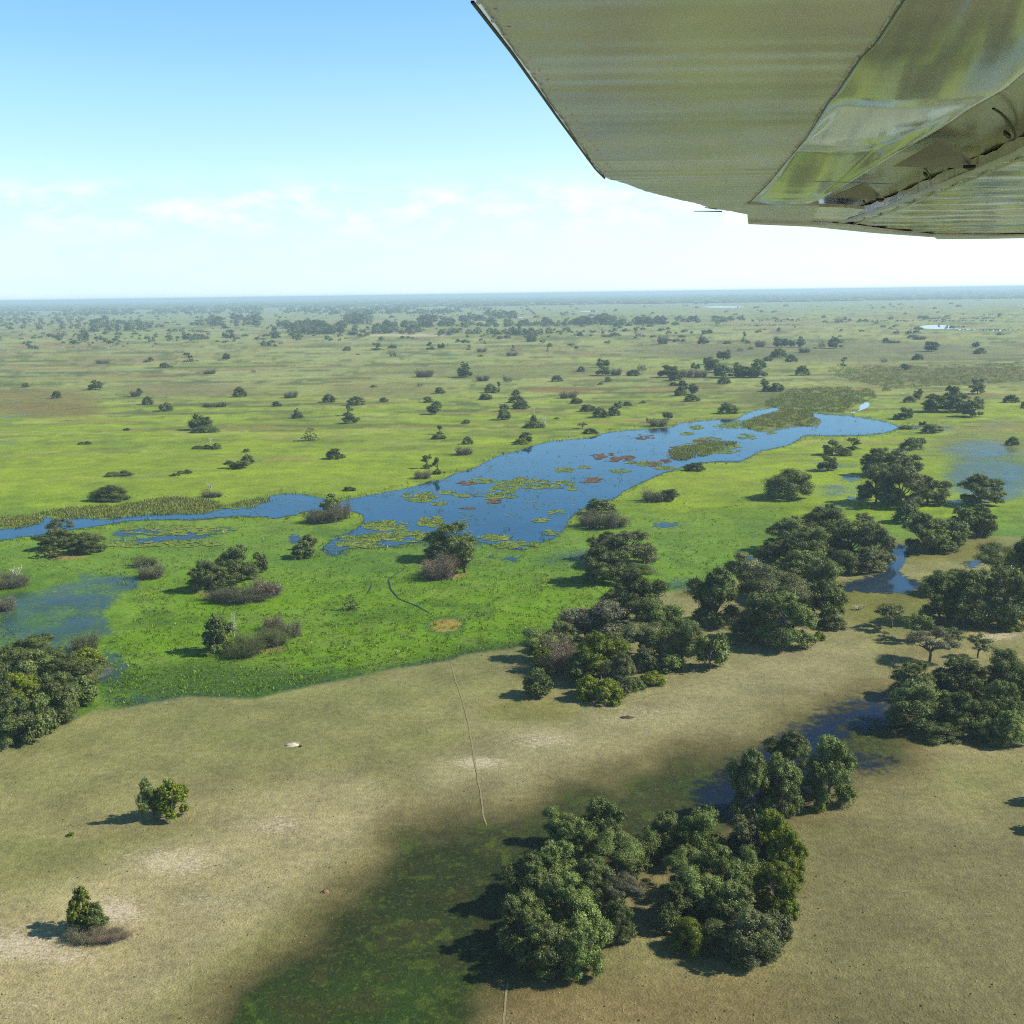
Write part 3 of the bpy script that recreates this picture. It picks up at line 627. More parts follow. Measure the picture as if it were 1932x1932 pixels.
def plant(kind, U, Vb, wpx, hpx, label=None, group=None, mat=None):
    global NTREE
    NTREE += 1; wpx = wpx * GROW; hpx = hpx * (1 + (GROW - 1) * .5)
    p, W_, dep, h_ = fit(U, Vb, wpx, hpx)
    g = SHAPE.get(kind, kind); m = mat or MATK[kind]
    pw = wpx * .53; lod = 'hi' if pw > 40 else 'mid' if pw > 13 else 'lo'
    v = RR.randrange(4 if g in 'BDU' else 3)
    nm, cat = NAMES[kind]
    if g == 'D' and h_ > 7: nm, cat = 'spreading_tree', 'tree'
    sc = (W_, (W_ + dep) / 2 * .5 + dep * .5, h_); rz = RR.choice((0, math.pi)) + RR.uniform(-.35, .35)
    loc = (p[0], p[1], -.05)
    if lod == 'lo' and kind != 'X':
        o = add(nm, joined(g, v, m), loc=loc); o.scale = sc; o.rotation_euler = (0, 0, rz)
        return tag(o, label, cat, group)
    r = bpy.data.objects.new(nm, None); COL.objects.link(r); r.location = loc; r.rotation_euler = (0, 0, rz); r.scale = sc; r.empty_display_size = .3
    wme, fme, _ = proto(g, lod, v)
    add('trunk' if cat in ('tree', 'dead tree', 'palm') else 'stems', wme, r)
    if fme:
        o = add('crown' if cat in ('tree', 'palm') else 'foliage', fme, r); o.material_slots[0].link = 'OBJECT'; o.material_slots[0].material = LM[m]
    return tag(r, label, cat, group)
SIZEW = ((26, 'tiny'), (45, 'small'), (75, 'medium'), (1e9, 'large'))
KW = {'B': 'dense dark green tree', 'U': 'dark green tree with uneven heads', 'Y': 'yellow-green leafy tree', 'D': 'rounded dark green bush', 'L': 'low flat dark bush', 'G': 'yellow-green bush', 'S': 'grey-brown thorny thicket',
      'R': 'rusty brown shrub', 'A': 'feathery grey-green acacia tree', 'T': 'slim tree above a skirt of bushes', 'P': 'clump of fan palms', 'X': 'bare bleached dead tree'}
def place_words(U, V):
    a = ('%d percent across, %d percent down the photo' % (round(U / 19.32), round(V / 19.32)))
    return a
SEEN = {}
def rows(txt, zone):
    for ln in txt.strip().split('\n'):
        ln = ln.strip()
        if not ln or ln[0] == '#': continue
        head, _, lab = ln.partition('|')
        q = head.split(); k = q[0]; x, y, w_, h_ = map(float, q[1:5]); kind = q[5][0]; mat = {'d': 'dark', 'm': 'mid', 'y': 'yel', 'f': 'feather', 's': 'dry', 'r': 'rust'}.get(q[5][1:2])
        U, V = tl(k, x, y); s = TILES[k][2] * {'b': 1.14, 'c': 1.12, '4': 1.08, '5': 1.10, 'a': 1.08, '6': 1.05}.get(k, 1); wp, hp = w_ * s, h_ * s
        lab = lab.strip()
        if not lab:
            lab = '%s %s, %s' % (next(b for a, b in SIZEW if wp < a), KW[kind], zone); grp = zone
            lab = '%s, %s' % (KW[kind], place_words(U, V - hp / 2))
            if lab in SEEN: lab = next(b for a, b in SIZEW if wp < a) + ' ' + lab
            SEEN[lab] = 1
        plant(kind, U, V, wp, hp, lab, zone, mat)

# ------------------------------------------------------------------ every plant the photo shows, from near to far
# tile, centre x, foot y, width, height, kind[foliage]
rows('''
a 330 540 190 210 Um | small rounded tree at the top left corner of the left foreground thicket
a 570 560 290 300 Bm | tall light green tree at the very top of the left foreground thicket
a 430 700 270 300 Bm | light green tree just below the topmost crown of the left foreground thicket
a 820 690 210 240 Um | small rounded tree on the right shoulder of the left foreground thicket
a 660 740 290 300 Am | soft willowy tree in the middle of the left foreground thicket
a 780 770 180 170 Am | soft crown under the right shoulder of the left foreground thicket
a 300 820 280 300 Bm | tree on the left slope of the left foreground thicket, lit at its top
a 150 900 260 290 Bd | shaded tree on the outer left slope of the left foreground thicket
a 520 890 260 260 B | dark tree in the centre hollow of the left foreground thicket
a 700 910 200 210 As | pale olive thin-crowned tree on the right face of the left foreground thicket
a 670 1090 190 220 B | small dark tree under the pale olive tree, beside the sandy gap
a 120 1150 260 320 Bd | deeply shaded tree beside the big tree shadow on the green hollow
a 370 1050 300 330 Bm | broad lit tree left of the sandy gap, above the front row
a 500 1180 270 320 Um | tree left of the sandy gap with its foot in shade, second from the front
a 250 1275 300 310 Bd | dark front tree at the lower left of the left foreground thicket
a 460 1295 240 280 Bm | front tree of the left foreground thicket, closest to the photo's bottom edge
a 960 610 210 250 B | dark tree at the upper left corner of the right foreground thicket
a 1160 640 280 300 Bm | tall tree at the back left of the right foreground thicket
a 1400 640 260 260 Bf | pale domed tree at the back of the right foreground thicket
a 1080 800 250 260 Am | feathery tree facing the sandy gap between the two foreground thickets
a 1250 860 260 300 Bm | tree in the upper middle of the right foreground thicket
a 1420 850 250 280 Um | dull tree beside the yellow-green trees of the right foreground thicket
a 1560 640 220 310 Y | slim rear yellow-green tree of the right foreground thicket
a 1650 760 210 330 Y | rightmost yellow-green tree of the right foreground thicket
a 1590 910 230 260 Y | lower yellow-green tree with dark foot in the right foreground thicket
a 1010 960 200 240 B | shaded tree at the gap, mid left of the right foreground thicket
a 1150 980 270 290 Um | domed tree in front of the feathery one in the right foreground thicket
a 1330 1000 260 260 B | dark tree in the heart of the right foreground thicket
a 1440 1200 320 300 Bf | grey-green rounded tree at the front right corner of the right foreground thicket
a 1590 1120 170 190 Bf | small grey-green tree at the extreme right front of the right foreground thicket
a 1090 1150 220 190 G | sunlit yellow-green bush at the front left of the right foreground thicket
a 1260 1160 230 190 D | dark bush between the yellow-green bush and the grey-green front tree
a 1640 945 140 150 Gy | small bush at the foot of the lower yellow-green tree
a 1390 1245 120 110 Gm | little olive bush in front of the grey-green front tree
a 960 1030 150 160 D | shaded bush at the right side of the sandy gap between the foreground thickets
8 1115 315 130 200 B | dark left tree of the group standing in the shaded pond
8 1205 310 130 185 B | front tree of the group standing in the shaded pond
8 1235 190 140 130 Bm | rear tree of the group standing in the shaded pond, its top highest
8 1355 272 155 210 Bm | broad right tree of the group standing in the shaded pond
8 1322 300 34 48 G | sprig of a bush at the foot of the pond group, on its right
8 2015 280 75 100 B | tree at the right edge of the photo whose shadow falls into frame, upper of two
8 2012 360 65 90 B | tree at the right edge of the photo whose shadow falls into frame, lower of two
7 700 500 105 215 Um | taller blue-green stem of the lone pair of saplings on the tan flat
7 790 495 160 180 Y | bushy yellow-green half of the lone pair of saplings on the tan flat
7 328 578 36 24 G | tiny green sprig left below the lone pair of saplings
7 372 1010 130 195 Y | bright green sapling on the pale sand near the left edge
7 430 1015 130 130 Ym | leafy right side of the sapling bush on the pale sand
7 480 1062 230 70 R | leafless brown brushwood round the sapling on the pale sand
7 390 1062 170 110 S | grey twigs on the left below the sapling on the pale sand
b 1030 500 400 390 B | highest dark tree at the back of the central thicket
b 640 640 520 360 Us | olive grey tree on the left back of the central thicket
b 860 420 260 200 B | rounded crown on the rear left slope of the central thicket
b 1250 650 380 330 Um | spreading tree on the right back of the central thicket
b 1080 760 360 280 A | shaded feathery tree in the middle of the central thicket
b 1390 830 350 370 U | long-armed dark tree on the right side of the central thicket
b 400 720 260 230 B | dark tree filling the left middle of the central thicket
b 820 860 260 260 B | shaded tree under the feathery one in the heart of the central thicket
b 560 1000 240 230 Bm | tree behind the front bushes at the left of the central thicket
b 1180 800 240 220 Bm | tree low on the right slope of the central thicket, behind its pale round one
b 190 830 310 260 Um | green tree on the left end of the central thicket by the marsh edge
b 240 900 180 190 Y | yellowish sapling above the lowest left tree of the central thicket
b 190 1105 230 220 Bm | lowest left tree of the central thicket, its shadow on the tan flat
b 400 900 330 320 R | purplish grey dry thicket in the left half of the central thicket
b 720 980 380 360 Y | sunlit yellow-green tree in the front of the central thicket
b 890 1080 270 290 Bf | pale green tree right beside the sunlit yellow-green one in the central thicket
b 620 1130 220 190 G | left bush of the row along the front foot of the central thicket
b 790 1160 240 190 G | middle bush of the row along the front foot of the central thicket
b 1100 900 180 190 Bf | small round pale tree below the heart of the central thicket
b 1300 890 240 170 Dm | bush on the right front of the central thicket, left of the gap
b 1660 880 240 320 Um | lone round tree at the right tip of the central thicket by the trail
b 1160 1010 210 110 G | bright low bush on the front foot of the central thicket, nearest the trail
b 990 1050 180 110 Gm | dull low bush between the front trees and the bright low bush of the central thicket
b 760 690 190 90 R | reddish brown shrub on top of the central thicket
5 1500 560 180 140 B | dark crown at the top left of the tree island north of the central thicket
5 1620 600 300 190 Bf | pale crowned tree on the right of the tree island north of the central thicket
5 1480 695 260 190 B | shaded dark tree at the left foot of the tree island north of the central thicket
5 1680 700 190 120 Am | light feathery tree at the right foot of the tree island north of the central thicket
''', 'trees of the foreground thickets and flats')
rows('''
4 200 1150 290 150 Bd | dark tree top at the back of the left edge thicket
4 60 1260 220 200 Bm | tree at the upper left corner of the left edge thicket
4 210 1320 300 230 U | grey-green tree in the middle of the left edge thicket
4 390 1290 290 180 B | tree on the right shoulder of the left edge thicket
4 460 1385 180 150 Bm | rightmost tree of the left edge thicket, over the dark wet edge
4 320 1480 220 260 B | front right tree of the left edge thicket
4 120 1420 240 210 Y | vivid yellow-green tree inside the left edge thicket
4 60 1620 260 270 B | lowest front tree of the left edge thicket at the photo's left edge
4 210 1580 180 240 Bm | front tree of the left edge thicket with its foot on the tan flat
4 -50 1480 260 330 B | tree cut by the photo's left edge in the left edge thicket
4 490 1150 180 90 G | dark palm-like bush on the small sandy islet above the left edge thicket
4 480 1090 150 120 Sf | thin grey tree behind the bush on the small sandy islet
4 345 440 150 115 Af | hazy blue-green feathery tree on the island by the left river bend
4 330 500 200 110 B | dark tree under the feathery one on the island by the left river bend
4 490 525 190 110 B | spreading bush tree on the right of the island by the left river bend
4 280 552 160 70 P | palm clump at the left front of the island by the left river bend
4 825 600 130 85 Sm | upper crown of the lone thicket between the two left marsh islands
4 855 668 150 90 S | brown twiggy lower half of the lone thicket between the two left marsh islands
4 1175 735 190 165 Bd | dark left tree of the island with the pinkish shrub
4 1340 690 220 190 B | tallest tree of the island with the pinkish shrub
4 1460 640 100 110 B | small flat crown on the right of the island with the pinkish shrub
4 1330 800 330 100 Ss | grey undergrowth along the front of the island with the pinkish shrub
4 1510 770 160 140 R | pinkish brown dry shrub at the right end of its marsh island
4 1300 740 110 80 P | small palm at the front of the island with the pinkish shrub
4 1225 1090 170 200 B | dark left tree of the island with the white dead trunk
4 1380 1110 210 140 Sm | olive thicket at the front of the island with the white dead trunk
4 1530 1050 190 120 Sm | thorny thicket right of centre on the island with the white dead trunk
4 1540 960 110 95 R | mauve twiggy crown on the island with the white dead trunk
4 1640 1000 130 115 S | leaning grey thornbush at the right end of the island with the white dead trunk
4 1320 1000 60 120 X | white dead trunk standing in the lower left marsh island
4 1720 552 130 90 B | small tree on the left marsh spit beside the first river bay
4 1760 500 110 85 U | taller crown behind the small tree on the left marsh spit
4 1830 352 210 90 S | grey twiggy base of the thicket in the river narrows
4 1850 290 120 95 U | dark crown on top of the thicket in the river narrows
4 1935 330 100 100 R | reddish right side of the thicket in the river narrows
4 60 720 190 95 S | grey thicket cut by the left edge beside the flooded meadow
4 30 850 110 90 S | dark twigs standing in the flooded meadow at the left edge
4 90 660 90 60 X | bare bleached limbs over the thicket at the left edge
5 610 560 260 195 Bm | green domed tree on the islet south of the river bay
5 700 640 170 190 U | tree on the right of the islet south of the river bay
5 555 668 190 150 Sr | dark purplish thicket at the front left of the islet south of the river bay
5 1475 380 270 110 S | grey thorny skirt of the clump on the right bank of the river bay
5 1465 305 170 80 B | dark crown on top of the clump on the right bank of the river bay
5 1780 232 150 90 S | grey left part of the long thicket on the right river bank
5 1880 230 120 72 U | dark right part of the long thicket on the right river bank
5 50 848 80 72 P | spiky palm shoots in a puddle in the middle of the green marsh
''', 'plants on the marsh islands')
rows('''
6 190 930 280 300 B | round tree at the left end of the right middle thicket
6 420 760 290 240 Uf | grey-green tree at the upper left of the right middle thicket
6 690 800 400 280 B | broad crowned tree at the top of the right middle thicket
6 530 920 380 330 Af | pale feathery tree in the centre of the right middle thicket
6 800 900 250 330 Bm | tree at the right end of the right middle thicket beside the pond shadow
6 430 1020 260 270 B | shaded tree low in the right middle thicket, left of its front tree
6 580 1058 320 300 Bm | front tree of the right middle thicket, nearest the trail
6 850 955 150 90 D | dark bush under the right end of the right middle thicket
6 775 1018 70 52 G | bright green bush where the trail meets the right middle thicket
6 820 480 330 210 B | peaked dark tree at the top of the long thicket behind the pond
6 610 520 260 190 B | tree at the upper left of the long thicket behind the pond
6 520 575 200 120 B | low left end of the long thicket behind the pond
6 740 590 280 210 B | dark tree in the middle of the long thicket behind the pond
6 950 570 300 230 Bm | tree right of centre in the long thicket behind the pond
6 1090 600 210 240 Bf | pale leaved tree at the right end of the long thicket behind the pond
6 920 640 200 130 D | shaded bush at the foot of the long thicket behind the pond
6 1050 635 190 140 Bf | front right tree of the long thicket behind the pond
6 1020 390 140 90 A | wispy olive tree sticking up behind the long thicket
6 1375 520 240 205 B | round dark tree between the two upper right puddles
6 1540 500 150 160 Bm | lighter tree touching the round dark one on its right
6 1490 525 160 75 D | bush at the front right foot of the round dark tree
6 1590 430 150 160 B | left tree of the pair behind the round dark tree
6 1710 430 150 130 Bm | right tree of the pair behind the round dark tree
6 1690 340 100 85 B | small crown on top of the pair behind the round dark tree
6 610 215 270 172 D | big lone dome-shaped tree on the green plain right of the river bay
6 1100 240 210 200 B | left front tree of the big grove at the upper right
6 1240 262 250 230 Bf | middle front tree of the big grove at the upper right
6 1390 250 230 150 B | right front tree of the big grove at the upper right
6 1275 352 140 130 D | dark little tree at the foot of the big grove at the upper right
3 1110 1130 200 160 B | left rear tree of the big grove at the upper right
3 1210 1120 190 140 Bf | feathery rear tree of the big grove at the upper right
3 1310 1110 120 100 B | right rear tree of the big grove at the upper right
6 1690 252 250 160 B | lone broad tree by the flooded grass near the right edge
6 1460 920 250 260 B | left end tree of the dark thicket at the right edge
6 1640 930 320 300 B | middle tree of the dark thicket at the right edge
6 1850 935 300 320 B | right front tree of the dark thicket at the right edge
6 1950 800 240 330 B | tree cut by the right edge in the dark upper thicket
6 1790 700 300 240 Ad | spiky feathery tree crowning the dark thicket at the right edge
6 1500 760 260 140 Bm | lighter crown on the left shoulder of the dark thicket at the right edge
6 1850 962 140 80 G | yellow-green bush below the dark thicket at the right edge
6 1710 958 56 56 G | little pointed bush below the dark thicket, left of the yellow-green bush
6 1520 955 72 62 A | small wispy shrub below the left end of the dark thicket
6 1870 700 120 160 B | shaded tree high in the dark thicket at the right edge
6 1000 850 110 36 X | fallen branch lying on the olive flat right of the middle thicket
c 400 500 340 290 A | acacia standing alone just left of the lower right thicket
c 700 650 330 340 Am | tall leaning acacia at the top left of the lower right thicket
c 850 900 520 400 As | open grey acacia with bare branches on top of the lower right thicket
c 1100 700 260 200 Af | faint feathery sapling behind the open grey acacia
c 1400 850 320 270 A | feathery tree at the top right of the lower right thicket
c 640 1290 420 380 B | left shoulder tree of the lower right thicket
c 1200 1270 620 430 B | large tree at the top middle of the lower right thicket
c 1720 1220 430 480 D | dark domed tree on the right back of the lower right thicket
c 1900 1420 320 420 Ym | green tree of the lower right thicket cut by the photo's right edge
c 720 1660 640 520 Bd | wide shaded tree on the left front of the lower right thicket beside the pond
c 1250 1720 520 440 Bm | front middle tree of the lower right thicket
c 1640 1600 480 480 Bm | tree right of centre in the lower right thicket
c 1090 1480 340 240 Bm | small lit crown in the middle of the lower right thicket
c 1500 1820 380 260 Dm | bush along the front right foot of the lower right thicket
c 1760 1840 380 360 Ym | yellow-tinged tree at the lower right corner of the lower right thicket
c 960 1790 500 220 D | shaded bushes at the front left foot of the lower right thicket
c 235 545 90 100 A | upper of two tiny saplings on the flat beside the lone acacia
c 315 582 80 60 A | lower of two tiny saplings on the flat beside the lone acacia
''', 'trees of the right hand thickets')
rows('''
1 620 1270 235 92 D | broad palm-like bush on the left river bank
1 1200 1250 130 52 S | grey thorny bush right of the broad bush on the left river bank
1 1190 1210 70 42 X | pale dead twigs above the grey thorny bush on the left river bank
1 675 1132 140 45 L
1 1045 1118 75 32 L
1 990 1132 60 20 L
1 1330 1088 150 60 U
1 1400 1062 80 55 D
1 1395 996 45 22 D
1 1150 978 120 32 L
1 1225 978 60 38 D
1 1190 945 30 40 X | thin white dead stick on a low bush on the left plain
1 480 952 70 25 L
1 715 874 48 18 L
1 1140 870 130 100 U | tallest tree of the left plain, two-tiered, on the bright grass
1 1165 884 160 45 D | bushy foot of the two-tiered tree on the left plain
1 1755 932 92 68 P
1 1890 1034 90 66 D
1 1685 804 65 40 D
1 1672 785 35 40 U
1 1568 736 55 33 D
1 1860 713 80 50 D
1 1215 740 170 36 S
1 937 763 90 52 D
1 838 726 70 48 D
1 768 681 70 40 S
1 790 660 35 30 D
1 1355 683 80 58 D
1 1645 689 85 60 S
1 540 643 85 55 B
1 320 691 60 45 D
1 145 629 40 30 D
1 1185 554 75 38 S
1 930 517 60 32 D
1 970 516 35 12 L
1 580 494 85 28 S
1 830 488 50 18 L
1 855 478 32 24 D
1 1070 484 62 50 T
1 1280 475 60 42 U
1 1435 546 30 20 S
2 460 1145 110 55 S
2 485 1088 70 80 T
2 545 1120 65 90 T
2 85 729 110 58 D
2 240 712 55 30 D
2 35 790 80 55 T
2 70 834 120 60 U
2 5 1030 40 28 D
2 45 1215 80 28 D
2 490 715 60 36 D
2 540 745 65 45 D
2 535 782 120 60 U
2 550 922 90 32 D
2 555 895 50 50 T
2 705 834 50 26 D
2 695 1010 105 70 S
2 715 950 65 45 D
2 815 700 80 40 D
2 845 660 75 56 D
2 890 655 30 56 T
2 560 663 60 40 D
2 180 629 45 16 L
2 445 625 35 28 S
2 470 571 120 52 S
2 700 572 92 62 B
2 705 520 60 40 U
2 800 594 85 38 S
2 940 600 60 46 S
2 985 674 50 35 D
2 990 716 95 45 D
2 1018 751 105 50 D
2 920 813 80 70 D
2 918 765 55 55 U
2 1095 858 125 42 D | dark bush skirt on the river bank with a bare snag rising from it
2 1088 825 38 46 D | short leafy column over the dark bush skirt on the river bank
2 1090 785 40 50 X | bare snag above the short leafy column on the river bank
2 1150 840 60 56 X | curved bleached branch right of the bare snag on the river bank
2 1220 596 65 38 D
2 1355 541 48 34 D
2 1480 562 80 55 B
2 1482 515 75 55 U
2 1555 561 70 60 S
2 1510 597 45 28 D
2 1468 616 35 20 L
2 1655 564 85 40 D
2 1700 537 58 46 S
2 1285 690 120 46 S
2 1330 721 75 36 D
2 1395 765 95 45 D
2 1465 798 90 60 D
2 1540 790 75 55 D
2 1560 750 60 45 U
2 1622 733 50 28 D
2 1708 719 40 18 L
2 1218 810 35 14 L
2 1412 892 95 32 D | low dark bush on the north bank with its image in the river
2 1365 862 60 38 A | pale leafless tree tilting over the river above a low dark bush
2 1795 850 120 55 S | grey thicket on the north bank with its image in the river
2 1845 810 60 55 U | leaning dark crown on the right of the grey thicket on the north bank
2 1745 830 50 40 S
2 1045 942 85 60 B | round bush at the river inlet with its image in the water
2 1015 952 75 38 G
2 1920 677 70 60 D
2 1850 572 120 70 B
2 1890 592 85 60 B
2 1885 621 55 24 D
2 965 452 75 30 S
2 968 425 30 36 T
2 795 430 65 28 S
2 815 383 22 20 T
2 718 418 35 28 T
2 790 456 40 12 L
2 510 416 62 44 T
2 568 411 45 38 U
2 200 419 75 44 T
2 290 457 50 40 S
2 290 408 55 22 D
2 30 422 50 28 D
2 95 446 25 10 L
2 1165 426 20 28 T
2 1180 399 35 25 D
2 1330 411 25 18 D
2 1298 393 55 14 L
2 1075 371 70 56 S
2 1820 385 68 62 S
2 1680 343 42 30 S
2 1505 343 75 18 S
2 1350 339 42 24 D
3 115 384 70 40 D
3 108 355 45 50 T
3 145 328 55 32 U
3 345 371 40 58 T
3 440 401 65 50 S
3 555 402 85 64 U
3 610 400 60 50 U
3 660 402 70 64 U
3 690 432 72 44 S
3 545 462 95 56 D
3 480 480 60 28 D
3 615 486 70 44 D
3 325 426 42 25 S
3 385 416 35 16 L
3 250 383 50 18 D
3 790 406 45 40 S
3 865 409 95 64 B
3 750 413 35 12 L
3 1155 378 45 32 D
3 1200 379 80 22 S
3 1340 359 85 34 S
3 1410 426 90 58 B
3 1685 440 72 40 D
3 1660 405 48 36 U
3 1332 474 65 36 D
3 1140 488 45 25 S
3 1265 531 60 38 U
3 910 508 38 50 T
3 678 561 80 60 D
3 945 594 50 28 X
3 20 570 90 55 S
3 70 530 55 48 U
3 100 572 90 56 S
3 180 545 110 80 B
3 235 475 80 66 U
3 150 500 70 45 B
3 230 575 120 72 B
3 300 545 80 60 U
3 340 574 110 66 B
3 420 574 120 66 B
3 430 525 95 56 Bm
3 238 610 75 46 D
3 455 622 70 44 U
3 480 652 70 40 D
3 535 652 80 55 D
3 50 708 95 40 D
3 50 668 95 66 U
3 0 650 60 60 B
3 258 777 118 68 D | lone round bush on the north bank at the far head of the river
3 1155 650 55 32 S
3 1670 666 90 66 Bf
3 1680 620 66 50 Uf
3 1285 714 75 40 D | left bush of the slanting pair below the reed belt
3 1345 700 75 70 U | taller right bush of the slanting pair below the reed belt
3 1440 768 180 100 B | left tree of the dark clump by the right reed belt
3 1530 740 110 120 B | tallest tree of the dark clump by the right reed belt
3 1560 768 170 100 B | middle front tree of the dark clump by the right reed belt
3 1640 796 130 95 Bf | greyish front right tree of the dark clump by the right reed belt
3 1665 735 80 56 U | upper right crown of the dark clump by the right reed belt
3 1860 715 90 48 D | round bush near the right edge level with the dark clump
3 1925 752 24 46 D | dark bush cut by the right edge of the photo
3 1260 810 90 68 B | slanting bush above the eastern tip of the river
3 1215 812 60 34 D
3 1410 887 130 58 D | wide bush on the grass just right of the river's eastern tip
3 1362 850 45 36 U
3 1262 867 80 26 D
3 1300 982 130 70 D | dark bush left of the pale flooded grass, above the big grove
3 1345 955 60 56 U | raised right crown of the bush above the big grove
3 850 1012 120 92 B | dark rounded tree of the small group below the river's end
3 920 1016 80 50 D | bushy right foot of the small group below the river's end
3 965 982 84 70 T | small clear-stemmed tree at the right of the small group below the river's end
3 820 1102 112 88 B | round bush on its own under the small group below the river's end
3 70 1101 128 52 D | low round bush on the south bank of the river
3 1870 957 74 50 D | bush in the pale flooded grass at the right
5 1600 690 60 40 D
''', 'trees and bushes scattered over the plain')

# the far groves: rows of small trees; the largest stand as objects, the rest merge into the distant woodland
PATCH = '''
F 1090 400 500 110 60 60 blue-grey tree of the big dark grove on the far left
F 1290 385 220 60 20 50 blue-grey tree of the big dark grove on the far left
F 1850 345 160 50 10 50 tree of the small grove right of the far left grove
F 1650 240 500 60 70 40 -
F 1000 250 560 60 80 40 -
F 300 200 600 36 80 26 -
F 640 260 130 60 8 50 -
F 400 380 800 180 130 34 -
F 150 300 300 120 50 30 -
F 780 500 100 120 5 80 tree in the far left savanna on the near fringe of the woods
F 570 490 90 70 4 60 tree in the far left savanna on the near fringe of the woods
F 290 560 90 60 3 50 tree in the far left savanna on the near fringe of the woods
F 1000 560 900 200 60 22 -
F 1500 490 300 50 12 36 bush on the pale green far plain at the left
F 1800 490 160 50 9 56 bush on the pale green far plain at the left
F 1740 410 380 30 26 30 -
G 80 350 150 80 14 64 tree of the left pair of groves beyond the pale flat
G 340 350 230 90 20 64 tree of the left pair of groves beyond the pale flat
G 250 240 480 70 60 46 -
G 260 175 200 30 24 30 -
G 170 470 110 90 4 80 lone hazy tree standing before the far groves
G 560 460 120 110 7 60 tree of the ragged clump before the far groves
G 550 540 120 70 6 50 tree of the ragged clump before the far groves
G 760 430 220 110 24 70 tree of the long central far woodland
G 1050 430 380 110 60 74 tree of the long central far woodland
G 1380 330 220 110 30 64 tree of the long central far woodland
G 1630 420 220 100 26 64 tree of the long central far woodland
G 1850 430 160 100 18 70 tree of the long central far woodland
G 1320 450 80 80 5 66 tree of the long central far woodland
G 1450 440 100 36 6 40 tree of the long central far woodland
G 800 470 90 50 5 50 small tree on the near edge of the central far woodland
G 1100 490 110 46 5 46 small tree on the near edge of the central far woodland
G 1050 240 700 60 70 40 -
G 1650 240 560 60 60 40 -
G 1100 190 400 26 44 28 -
G 1650 190 460 26 30 26 -
G 1800 140 400 20 26 16 -
H 90 360 150 80 14 70 tree at the right end of the central far woodland
H 270 350 110 60 8 56 tree of the broken tree line right of the central woodland
H 440 360 100 50 8 56 tree of the broken tree line right of the central woodland
H 640 360 180 40 14 50 tree of the broken tree line right of the central woodland
H 840 355 90 50 8 60 tree of the broken tree line right of the central woodland
H 960 355 110 50 9 56 tree of the broken tree line right of the central woodland
H 1130 355 130 60 10 56 tree of the broken tree line right of the central woodland
H 1300 350 220 30 12 46 tree of the broken tree line right of the central woodland
H 1420 340 60 30 3 56 tree of the broken tree line right of the central woodland
H 1690 345 430 60 40 72 tree of the long dark grove beyond the pale track
H 490 300 170 40 16 56 tree of the two-humped grove in the far middle
H 700 270 120 40 12 56 tree of the two-humped grove in the far middle
H 830 285 160 40 14 56 tree of the two-humped grove in the far middle
H 180 235 380 30 36 42 -
H 420 185 260 26 26 30 -
H 780 165 500 26 60 30 -
H 620 205 160 22 12 26 -
H 500 135 1000 22 70 14 -
H 1300 140 420 26 50 26 -
H 1780 140 300 26 26 26 -
H 260 440 160 50 10 56 bush of the row in front of the white sand strip
H 360 410 90 30 6 40 bush of the row in front of the white sand strip
H 580 430 260 50 22 40 bush of the thick row below the pale track
H 750 430 200 50 18 50 bush of the thick row below the pale track
H 900 440 120 70 12 60 bush of the thick row below the pale track
H 1040 460 110 70 12 60 bush of the thick row below the pale track
H 800 470 120 30 6 36 bush of the thick row below the pale track
H 1300 410 220 40 12 36 bush of the thick row below the pale track
H 1600 410 500 26 24 24 -
H 1860 380 60 40 3 50 -
H 1200 420 120 30 6 30 -
H 200 290 150 40 9 36 -
H 120 260 400 60 20 20 -
H 1320 240 60 20 4 26 -
I 200 410 280 50 28 66 tree of the long dark grove beyond the pale track
I 400 420 150 30 9 40 tree of the long dark grove beyond the pale track
I 550 390 190 36 16 46 tree of the long dark grove beyond the pale track
I 860 390 130 36 12 50 tree of the far pair of groves right of the long one
I 1000 375 160 26 14 38 tree of the far pair of groves right of the long one
I 660 395 60 30 4 40 tree of the far pair of groves right of the long one
I 60 410 120 26 8 36 -
I 120 212 160 16 20 22 -
I 400 210 700 40 70 22 -
I 1000 190 900 50 150 30 -
I 1300 200 400 36 50 28 -
I 1650 180 600 40 90 26 -
I 680 225 120 16 12 26 -
I 1100 420 900 20 60 12 -
I 1400 385 500 30 22 20 -
I 180 250 80 10 5 18 -
I 530 240 60 8 4 18 -
J 300 140 700 50 130 26 -
J 1000 140 900 50 190 30 -
J 1650 130 640 40 140 28 -
J 480 150 400 30 50 24 -
J 300 395 500 16 30 16 -
J 1100 382 1100 10 110 13 -
J 1350 360 800 12 60 14 -
J 1800 323 500 8 40 9 -
J 1600 465 600 8 60 12 -
J 1290 440 180 12 22 16 -
J 220 400 50 20 3 50 tree beside the far winding reed line
J 300 380 50 16 3 36 tree beside the far winding reed line
J 1000 370 60 20 3 44 tree beside the far winding reed line
J 1230 350 40 16 2 36 tree beside the far winding reed line
J 720 370 50 16 3 36 tree beside the far winding reed line
J 1715 345 40 16 2 30 tree beside the far winding reed line
J 1270 226 40 8 3 22 -
J 1500 190 60 8 4 14 -
J 845 190 40 8 3 14 -
J 740 460 50 8 3 16 -
J 1720 510 70 12 5 30 -
J 960 465 40 16 3 34 -
F 600 140 1100 20 60 10 -
F 1200 130 1300 16 60 10 -
G 700 120 1400 16 60 9 -
'''
rg = np.random.default_rng(11)
cand = []
